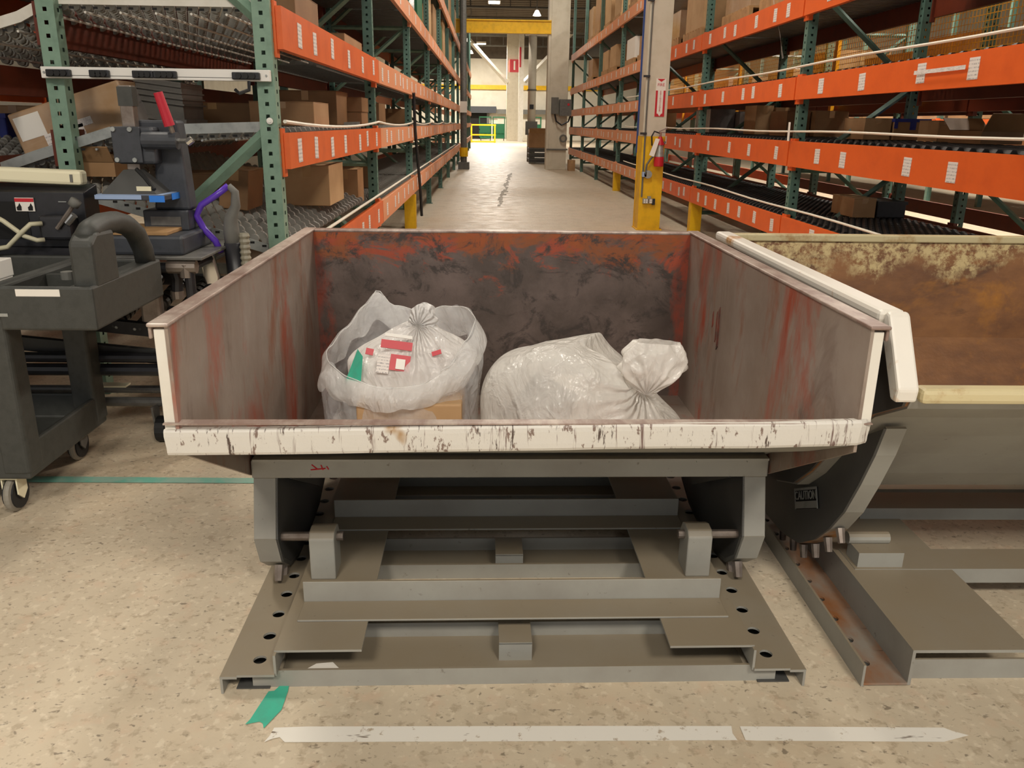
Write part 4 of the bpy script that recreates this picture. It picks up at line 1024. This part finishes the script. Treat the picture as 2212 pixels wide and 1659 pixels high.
# ------------------------------------------------------------------ pneumatic machine at the far left
k = thing('pneumatic_unit', 'black boxed pneumatic machine with warning sticker and cream air hose', 'machine', (-1.66, 3.22, TZ))
m = MB().prism([(.0,.03),(.12,.03),(.12,.26),(.0,.235)],'x',-.40,.13)
m.build('housing', MT['blk'], k, bevel=.003)
MB().box(-.42,.15,-.03,.14,.0,.03).build('plinth', MT['blk'], k); MB().box(-.40,-.085,-.003,.0,.06,.2).build('black_cavity', MT['dark'], k)
st = MB().box(-.125,-.055,-.006,-.003,.165,.215).build('warning_sticker', MT['paper'], k); MB().box(-.125,-.055,-.0075,-.006,.20,.213).build('red_band', MT['red'], st)
for x in (-.112,-.07): MB().prism([(x-.008,.168),(x+.008,.168),(x+.009,.182),(x+.003,.195),(x-.002,.185),(x-.009,.18)],'y',-.008,-.006).build('hand_mark', MT['dark'], st)
MB().box(.035,.065,-.004,-.002,.200,.203).build('name_line', MT['galv'], k)
MB().box(-.02,.10,-.07,.0,.065,.155).build('valve_block', MT['blk'], k, bevel=.012); MB().cyl((.055,-.08,.11),(.13,-.08,.20),.008,8).build('valve_lever', MT['steel'], k); MB().cyl((.125,-.08,.195),(.14,-.08,.215),.020,12).build('lever_ball', MT['truss'], k, smooth=True); MB().cyl((.09,-.07,.13),(.12,-.07,.16),.014,10).build('chrome_stud', MT['chrome'], k)
MB().tube([(-.30,-.10,.20),(-.2,-.11,.185),(-.12,-.11,.14),(-.06,-.10,.085),(-.02,-.09,.068),(.0,-.075,.068)],.009,8).build('air_hose', MT['airline'], k, smooth=True)
MB().tube([(-.30,-.10,.035),(-.2,-.10,.03),(-.12,-.11,.045),(-.06,-.11,.10),(-.03,-.10,.128),(.0,-.075,.128)],.009,8).build('air_hose', MT['airline'], k, smooth=True); MB().cyl((-.24,-.10,.032),(-.16,-.10,.03),.012,8).build('hose_fitting', MT['steel'], k)
l = thing('light_bar', 'cream plastic bar resting on top of the black pneumatic machine', 'bar', (-1.68, 3.26, TZ+.262), (0,.03,0))
MB().box(-.38,.13,.0,.06,0,.055).build('body', MT['ivory'], l, bevel=.012); MB().box(.09,.10,-.004,.0,.012,.04).build('slot', MT['truss'], l); MB().cyl((-.20,-.012,.02),(-.20,0,.02),.016,12).build('knob', MT['galv'], l)
# ------------------------------------------------------------------ purple vacuum
v = thing('vacuum_cleaner', 'upright vacuum cleaner with purple handle and ribbed grey hose', 'vacuum cleaner', (-1.12, 3.50, -.0))
v.scale = (1,1,.955)
MB().tube([(.05,0,1.085),(.0,-.01,1.045),(-.06,-.02,1.005),(-.085,-.02,.96),(-.06,-.015,.90),(-.02,-.01,.85),(-.005,0,.80)],.014,10).build('handle_loop', MT['purple'], v, smooth=True)
MB().tube([(.05,0,1.085),(.075,0,1.06),(.07,.01,1.0),(.045,.015,.95),(.04,.02,.90),(.045,.02,.80)],.018,10,[.014,.016,.02,.026,.032,.034]).build('handle_back', MT['truss'], v, smooth=True)
MB().tube([(.045,.02,.84),(.05,.02,.60),(.06,.03,.35),(.06,.03,.12)],.04,12).build('body', MT['blk'], v, smooth=True); MB().box(-.12,.16,-.14,.12,.03,.14).build('floor_head', MT['blk'], v, bevel=.03)
hs = MB(); R_ = []
pts = [(.10,-.01,.885-.012*i) for i in range(36)]
MB().tube(pts,.022,10,[.023 if i % 2 else .018 for i in range(36)]).build('ribbed_hose', MT['hose'], v)
MB().prism([(-.075,.78),(-.05,.82),(-.02,.80),(-.0,.70),(-.01,.63),(-.05,.63),(-.07,.70)],'y',-.06,-.035).build('clear_cup', MT['chrome'], v, bevel=.008); MB().ring((-.04,-.06,.63),'y',.032,.010,20,8).build('cup_ring', MT['rubber'], v); MB().cyl((-.04,-.05,.63),(-.04,-.07,.63),.025,14).build('cup_cap', MT['galv'], v)
# ------------------------------------------------------------------ tool bar across the end frame of the left rack
tb = thing('tool_holder_bar', 'white tool holder rail with black grips across the end of left rack', 'tool rail', (-1.955, 3.885, 1.457))
MB().box(0,.99,0,.03,.0,.048).build('rail', MT['white'], tb, bevel=.003); MB().box(.04,.95,-.002,.0,.012,.014).build('rail_groove', MT['galvd'], tb)
for (x0,x1) in ((.03,.135),(.215,.30),(.40,.49),(.49,.59),(.83,.95)):
    g = MB().box(x0,x1,-.022,.0,.006,.036).build('grip', MT['blk'], tb, bevel=.004); 
    for q_ in range(3): MB().cyl((x0+(x1-x0)*(.25+.25*q_),-.03,.021),(x0+(x1-x0)*(.25+.25*q_),-.02,.021),.013,10).build('grip_roller', MT['rubber'], g)
for x in (.015,.975): MB().cyl((x,-.004,.024),(x,0,.024),.005,8).build('screw', MT['galv'], tb)
hk = tag(MB().tube([(-1.05,3.86,1.455),(-1.05,3.85,1.42),(-1.09,3.84,1.405),(-1.11,3.85,1.42)],.008,6).build('hook', MT['blk']), 'small black hook dangling from white tool rail by right post', 'hook')
bt = tag(MB().cyl((0,-.012,0),(0,0,0),.014,16).cyl((0,-.018,0),(0,-.012,0),.008,12).build('screw_cap', MT['white'], None, (-.985,3.918,1.292)), 'round white cap on the front post of left rack', 'cap')
# ------------------------------------------------------------------ knuckled wheel beds in the first bay of the left rack
def knuckle_bed(label, prof, y0, ylen, wm_, railm, wr=.021, track=.06, maxobj=0):
    """prof: (x, z) line of the bed seen from the end; wheels run along it"""
    b = thing('roller_bed', label, 'roller bed', (0,y0,0))
    for yy in (0, ylen): MB().strip(prof,'y',yy,yy+.012,-.045).build('side_rail', railm, b)
    # rail holes along the near rail
    seg = []; 
    for (a,c_) in zip(prof[:-1],prof[1:]):
        L = math.hypot(c_[0]-a[0],c_[1]-a[1]); n_ = max(1,int(L/.05))
        for i in range(n_): 
            u = (i+.5)/n_; seg.append((a[0]+(c_[0]-a[0])*u, a[1]+(c_[1]-a[1])*u))
    slots = MB()
    for (x,z) in seg: slots.box(x-.010,x+.010,-.0015,0,z-.018,z-.008)
    q_ = slots.build('rail_slot', MT['dark'], b); q_['kind'] = 'stuff'
    me = MB().cyl((0,-.009,0),(0,.009,0),wr,12).mesh('skate_wheel')
    far = MB(); cnt = 0
    for j in range(int((ylen-.04)/track)):
        for i,(x,z) in enumerate(seg):
            yy = .045+j*track; xx = x+(.025 if j % 2 else 0)
            if cnt < maxobj: put(me, 'skate_wheel', wm_, b, (xx,yy,z)); cnt += 1
            else: far.cyl((xx,yy-.009,z),(xx,yy+.009,z),wr,8)
    if far.v: o_ = far.build('wheel_field', wm_, b); o_['kind'] = 'stuff'
    for k_ in range(0,len(seg),3): MB().cyl((seg[k_][0],.01,seg[k_][1]-.03),(seg[k_][0],ylen,seg[k_][1]-.03),.006,5).build('axle', railm, b)
    return b
knuckle_bed('grey roller bed with bent slope on the middle level of left rack', [(-.98,1.245),(-1.5,1.225),(-1.72,1.212),(-2.05,1.11),(-2.35,1.01)], 3.97, 2.6, MT['wheel_l'], MT['galv'], maxobj=60)
knuckle_bed('grey roller bed sloping down to the aisle on the lowest level of left rack', [(-2.75,1.18),(-2.21,1.07),(-1.76,.945),(-1.2,.78),(-.98,.715)], 3.95, 2.6, MT['wheel_l'], MT['galv'], maxobj=160)
knuckle_bed('roller bed overhead on the upper level of left rack, seen from below', [(-.98,1.765),(-1.9,1.765),(-2.05,1.69),(-2.5,1.56)], 3.97, 3.2, MT['wheel_l'], MT['whitep'], track=.075, maxobj=0)
rb = tag(MB().box(-1.80,-1.02,3.90,3.93,.60,.648).build('shelf_rail', MT['galv']), 'grey perforated steel rail under the roller bed behind table', 'rail')
rb.location.z = 0
# ------------------------------------------------------------------ cartons, totes and pallets
def carton(label, x0, x1, y0, d, z0, z1, mat='card', rot=0, cat='box', group=None, tape=True, opn=False, name='carton'):
    W_, H_ = x1-x0, z1-z0
    t = thing(name, label, cat, ((x0+x1)/2, y0+d/2, z0), (0,0,rot), group)
    hw, hd = W_/2, d/2; M_ = MT[mat]
    if opn:
        th = .006
        MB().tray(-hw,hw,-hd,hd,0,H_,th,th).build('body', M_, t)
        for s_ in (-1,1):
            f = MB().box(-hw,hw,0,hd*.7,0,.005).build('flap', M_, t, (0,s_*hd,H_), (0,0,0)); f.rotation_euler = ((.6 if s_ > 0 else PI-.9),0,0)
    else:
        MB().box(-hw,hw,-hd,hd,0,H_-.004).build('body', M_, t, bevel=.004)
        for s_ in (-1,1): MB().box(-hw,hw,*sorted((s_*.002,s_*hd)),H_-.004,H_).build('flap', M_, t)
        if tape: MB().box(-.025 if W_ > d else -hw-.001, .025 if W_ > d else hw+.001, -hd-.001 if W_ > d else -.025, hd+.001 if W_ > d else .025, H_, H_+.001).build('tape_strip', MT['tape'], t); MB().box(-.025,.025,-hd-.0015,-hd,H_*.72,H_-.002).build('tape_strip', MT['tape'], t)
    return t
# left rack
carton('long brown carton right behind the front post on the middle level of left rack', -1.345,-.985,4.9,.45,1.266,1.395,'card')
carton('low brown carton left of the front post on the middle level of left rack', -1.80,-1.36,5.0,.5,1.258,1.385,'card3')
carton('large dark carton standing behind the long brown one, left rack middle level', -1.55,-1.10,6.3,.5,1.266,1.50,'card3')
carton('tall dark carton just before the second post, left rack middle level', -1.34,-.99,6.75,.35,1.266,1.36,'card3')
carton('upper of two stacked dark cartons before the second post of left rack', -1.34,-.985,6.75,.35,1.362,1.47,'card3')
carton('big pale carton on the lowest level of left rack by the front post', -1.245,-.975,5.2,.5,.795,1.035,'card2')
carton('brown carton behind the big pale one on the lowest level of left rack', -1.25,-1.04,6.75,.3,.663,.93,'card')
carton('dark carton lying low behind the purple vacuum in left rack', -1.72,-1.45,4.55,.3,.93,1.02,'card3', tape=False)
lc = carton('dark brown carton leaning beside the purple vacuum in left rack', -1.42,-1.27,4.45,.3,.845,1.05,'card3'); lc.rotation_euler = (0,.10,0)
carton('small opened carton beneath the press table in left rack', -1.96,-1.76,4.05,.25,1.03,1.10,'card', opn=True)
carton('brown carton deep inside left rack lowest level beyond the second post', -1.45,-1.15,8.4,.4,.663,.90,'card3')
carton('carton deep on the middle level of left rack beyond the second post', -1.5,-1.05,8.3,.5,1.264,1.46,'card3')
carton('brown carton on the middle level of left rack past the third post', -1.5,-1.05,11.2,.6,1.264,1.45,'card3')
carton('flat carton on the upper level of left rack above first label beam', -1.30,-.99,4.6,.6,1.80,1.93,'card3')
carton('long carton on the upper level of left rack before second post', -1.35,-.99,6.1,.8,1.80,1.865,'card')
# tilted shrink-wrapped carton on the sloping part of the bed
wc = thing('wrapped_carton', 'glossy film wrapped carton with white labels tilted on roller bed', 'box', (-1.96,4.22,1.165), (0,-.30,0))
MB().box(-.30,.27,0,.45,0,.235).build('body', MT['cardw'], wc, bevel=.008)
MB().box(.268,.272,.02,.43,.02,.20).build('end_wrap', MT['wrap'], wc)
for (x0,x1,z0,z1) in ((-.28,-.15,.10,.21),(-.17,-.10,.0,.10),(-.07,.03,.01,.10),(-.02,.08,.085,.12)): MB().box(x0,x1,-.002,0,z0,z1).build('shipping_label', MT['label'] if x0 > -.2 else MT['paper'], wc)
gt = thing('stacked_totes', 'dark grey plastic tote tipped on the middle bed behind the press', 'tote', (-1.66,4.42,1.30), (0,.12,.0))
for i in range(1):
    m = MB().add([(-.10,0,0),(.12,0,0),(.12,.3,0),(-.10,.3,0),(-.13,-.01,.18),(.10,-.01,.18),(.10,.31,.18),(-.13,.31,.18)],[(0,1,2,3),(4,5,6,7),(0,1,5,4),(1,2,6,5),(2,3,7,6),(3,0,4,7)]).build('shell', MT['graytote'], gt, bevel=.004)
for i in range(4): MB().box(-.128+.004*i,.104+.006*i,-.018,.32,.155-.028*i,.163-.028*i).build('rib', MT['graytote'], gt)
MB().box(-.105,.135,-.02,.31,-.012,.006).build('rim', MT['graytote'], gt)
# things seen behind the left rack
bl = thing('blue_tote', 'dark blue tote on the rack behind the tilted wrapped carton', 'tote', (-3.05,4.9,1.135)); MB().box(-.3,.35,0,.4,0,.17).build('shell', MT['dblue'], bl, bevel=.01); MB().box(-.31,.36,-.01,.41,.15,.175).build('rim', MT['dblue'], bl)
carton('pale carton behind the blue tote on the back left rack', -3.2,-2.75,5.5,.4,1.135,1.36,'card2')
# right rack middle level
Z = 1.207
RB = [('tall pale carton left of the near post on right rack middle level',3.10,3.30,10.0,.45,Z,1.53,'card2'),('wide brown carton beside the tall pale one on right rack',3.31,3.58,9.95,.5,Z,1.51,'card3'),
 ('dark brown carton just right of the near post on right rack',2.98,3.22,8.6,.5,Z,1.45,'card3'),('big dark brown carton in the middle of right rack bay',3.23,3.56,8.5,.5,Z,1.455,'card3'),
 ('pale carton at left of the blue taped carton on right rack',3.03,3.25,6.9,.4,Z,1.375,'card2'),
 ('brown carton right of the blue taped carton on right rack',3.40,3.53,6.45,.3,Z,1.36,'card'),
 ('brown carton with white strip beside grey panel on right rack',3.33,3.49,6.0,.3,Z,1.33,'card3')]
for a in RB: carton(*a)
t = carton('brown carton edged with dark blue tape on right rack middle level', 3.265,3.56,6.88,.42,Z,1.37,'card', tape=False)
MB().box(-.149,.149,-.213,.213,.14,.166).box(-.149,-.12,-.213,-.211,.09,.14).box(-.02,.03,-.213,-.2105,.08,.14).build('blue_tape', MT['dblue'], t)
carton('open carton with torn flaps near the right edge on right rack', 3.22,3.5,5.55,.4,Z,1.29,'card3', opn=True)
gp = tag(MB().box(3.37,3.48,6.25,6.28,Z,1.345).build('grey_panel', MT['wrap'], None), 'upright grey panel standing between cartons on right rack', 'panel')
for (a,l) in (((2.95,3.28,11.5,.8,Z,1.51,'wrap'),'larger grey film wrapped bundle on right rack behind the far post'),((3.29,3.55,11.3,.8,Z,1.48,'wrap'),'smaller grey film wrapped bundle on right rack')): carton(l,*a,tape=False)
carton('brown carton far along the right rack middle level', 3.0,3.3,15.2,.5,Z,1.5,'card2')
# right rack lowest level
carton('long pale carton at the back of right rack lowest level', 3.03,3.22,6.9,.45,.583,.74,'card2')
bt = thing('black_tote', 'black tote beside the pale carton at the back of right rack', 'tote', (3.52,7.75,.72)); MB().box(0,.3,0,.4,0,.13).build('shell', MT['blk'], bt, bevel=.008); MB().box(-.01,.31,-.01,.41,.11,.135).build('rim', MT['blk'], bt)
bt.location = (3.235,6.9,.583); bt.scale = (.8,1,1)
for (x,y,z,l) in ((4.15,9.2,1.022,'blue tote on the second rack below the middle orange beam'),(4.2,13.6,1.022,'farther blue tote on the second rack left of it')):
    b = thing('blue_tote', l, 'tote', (x,y,z)); MB().box(0,.42,0,.6,0,.14).build('shell', MT['dblue'], b, bevel=.01); MB().box(-.01,.43,-.01,.61,.12,.145).build('rim', MT['dblue'], b)
# hanging torn tape and a wire on the right rack
tp = tag(MB().grid([[(2.515+.03*i*.4,7.95-.02*i,2.40-.065*i),(2.535+.03*i*.4,8.02-.02*i+.03*math.sin(i),2.40-.065*i)] for i in range(9)]).build('torn_film', MT['film_milk']), 'torn plastic film hanging from the top beam of right rack', 'film')
# pallets
def pallet(label, x, y, z, rot=0, group='wooden pallets on upper rack levels'):
    t = thing('pallet', label, 'pallet', (x,y,z), (0,0,rot), group)
    for i in range(7): put(PB_, 'deck_board', MT['wood'], t, (0,.02+i*.15,.10))
    for i in range(3): put(PS_, 'stringer', MT['wood'], t, (.0+i*.43,0,.018))
    for i in (0,3,6): put(PB_, 'bottom_board', MT['wood'], t, (0,.02+i*.15,0))
    return t
PB_ = MB().box(0,.90,0,.10,0,.018).mesh('deck_board'); PS_ = MB().box(0,.04,0,1.02,0,.082).mesh('stringer')
ORD = ['first','second','third','fourth','fifth','sixth','seventh','eighth','ninth','tenth']
def loads(ys, x, z, side, lev, mats, hts, w=.86):
    for i,(y,m_,ht) in enumerate(zip(ys,mats,hts)):
        pallet('%s wooden pallet from the front on the %s level of %s rack' % (ORD[i],lev,side), x, y, z)
        carton('%s load from the front, %s on pallet, %s level of %s rack' % (ORD[i], {'wrap':'grey wrapped bundle','card':'brown carton','card2':'pale carton','card3':'dark carton','cardw':'glossy wrapped carton','greencart':'green bin','white':'white drum carton','paper':'white carton'}[m_], lev, side), x+.02, x+.02+w, y+.05, .92, z+.120, z+.12+ht, m_)
loads([7.6,8.95,10.9,12.2,14.5,15.9,18.2,19.4,22.3],2.60,2.336,'right','fourth',['paper','cardw','card2','cardw','card','paper','card2','card2','card'],[.55,.4,.42,.35,.3,.36,.42,.4,.42])
loads([10.9,12.3,14.3,15.8,17.8,19.3,21.2,22.6],2.60,3.306,'right','fifth',['card2','cardw','card2','card','card2','card2','card','card2'],[.8,.7,.8,.7,.75,.8,.8,.7])
loads([8.2,9.5,11.2,12.6,14.6,16.1,18.0,19.3,21.5,22.8],-1.90,2.586,'left','fourth',['card2','cardw','wrap','greencart','card2','card','greencart','card2','card','card2'],[.6,.5,.55,.45,.7,.6,.5,.7,.6,.6])
loads([14.8,16.1,18.0,19.3,21.4,22.7,24.8,26.2],-1.90,3.606,'left','fifth',['card2','card','card2','cardw','card2','card','greencart','card2'],[.7,.8,.7,.8,.7,.8,.7,.7])
# cartons and yellow cage on the second right rack
random.seed(3)
for i in range(11):
    y = [4.4,5.7,7.4,8.8,10.8,12.2,14.1,15.5,17.5,18.9,20.9][i]; m_ = random.choice(['card','cardw','card2','cardw','card']); 
    carton('%s carton from the front in the yellow mesh cage behind right rack' % (ORD+['eleventh'])[i], 4.25, 4.95, y, 1.1, 1.607, 1.607+random.uniform(.42,.62), m_)
cg = thing('mesh_cage', 'yellow wire mesh cage standing behind the right rack', 'cage', (3.93,4.2,1.4))
for i in range(9): MB().box(-.02,.02,i*1.9-.035,i*1.9+.035,-.1,1.9).build('cage_post', MT['cagey'], cg)
for z in (.92,1.88): MB().box(-.012,.012,0,15.2,z-.02,z+.02).build('cage_rail', MT['cagey'], cg)
wm_ = MB()
for i in range(300): wm_.box(-.0015,.0015,.02+i*.0505-.0025,.02+i*.0505+.0025,.25,1.86)
for i in range(32): wm_.box(-.0015,.0015,0,15.2,.27+i*.05-.0025,.27+i*.05+.0025)
o = wm_.build('cage_wire', MT['cagey'], cg); o['kind'] = 'stuff'
for i in range(10): carton('%s carton from the front on the upper level of the farthest right rack' % ORD[i], 7.72, 8.5, 4.6+i*1.66, 1.5, 1.457, 1.457+[.9,1.25,.7,1.1,1.3,.8,1.15,.95,1.2,.9][i], ['cardw','card2','card','cardw','card2','card','cardw','card2','card','cardw'][i])
for i in range(6): carton('%s carton from the front on the lower level of the farthest right rack' % ORD[i], 7.72, 8.3, 5.2+i*2.3, .9, .787, 1.15, ['card','card2','card3'][i%3])
# pallet stack and boxes by the middle column
s = thing('bin_stack', 'dark stacked bins left of the middle column', 'bin stack', (1.33,28.6,0))
for i,z in enumerate((0,.17,.34)): MB().box(0,.62,0,.6,z+.03,z+.15).build('bin', MT['hdark'], s, bevel=.02); MB().box(-.02,.64,-.02,.62,z+.13,z+.16).build('bin_rim', MT['galvd'], s)
carton('open orange brown carton on top of the dark bin stack by middle column', 1.33,1.95,28.6,.6,.505,.97,'card', opn=True)
carton('small brown carton on the floor right of the middle column', 2.27,2.46,24.3,.4,0,.3,'card')
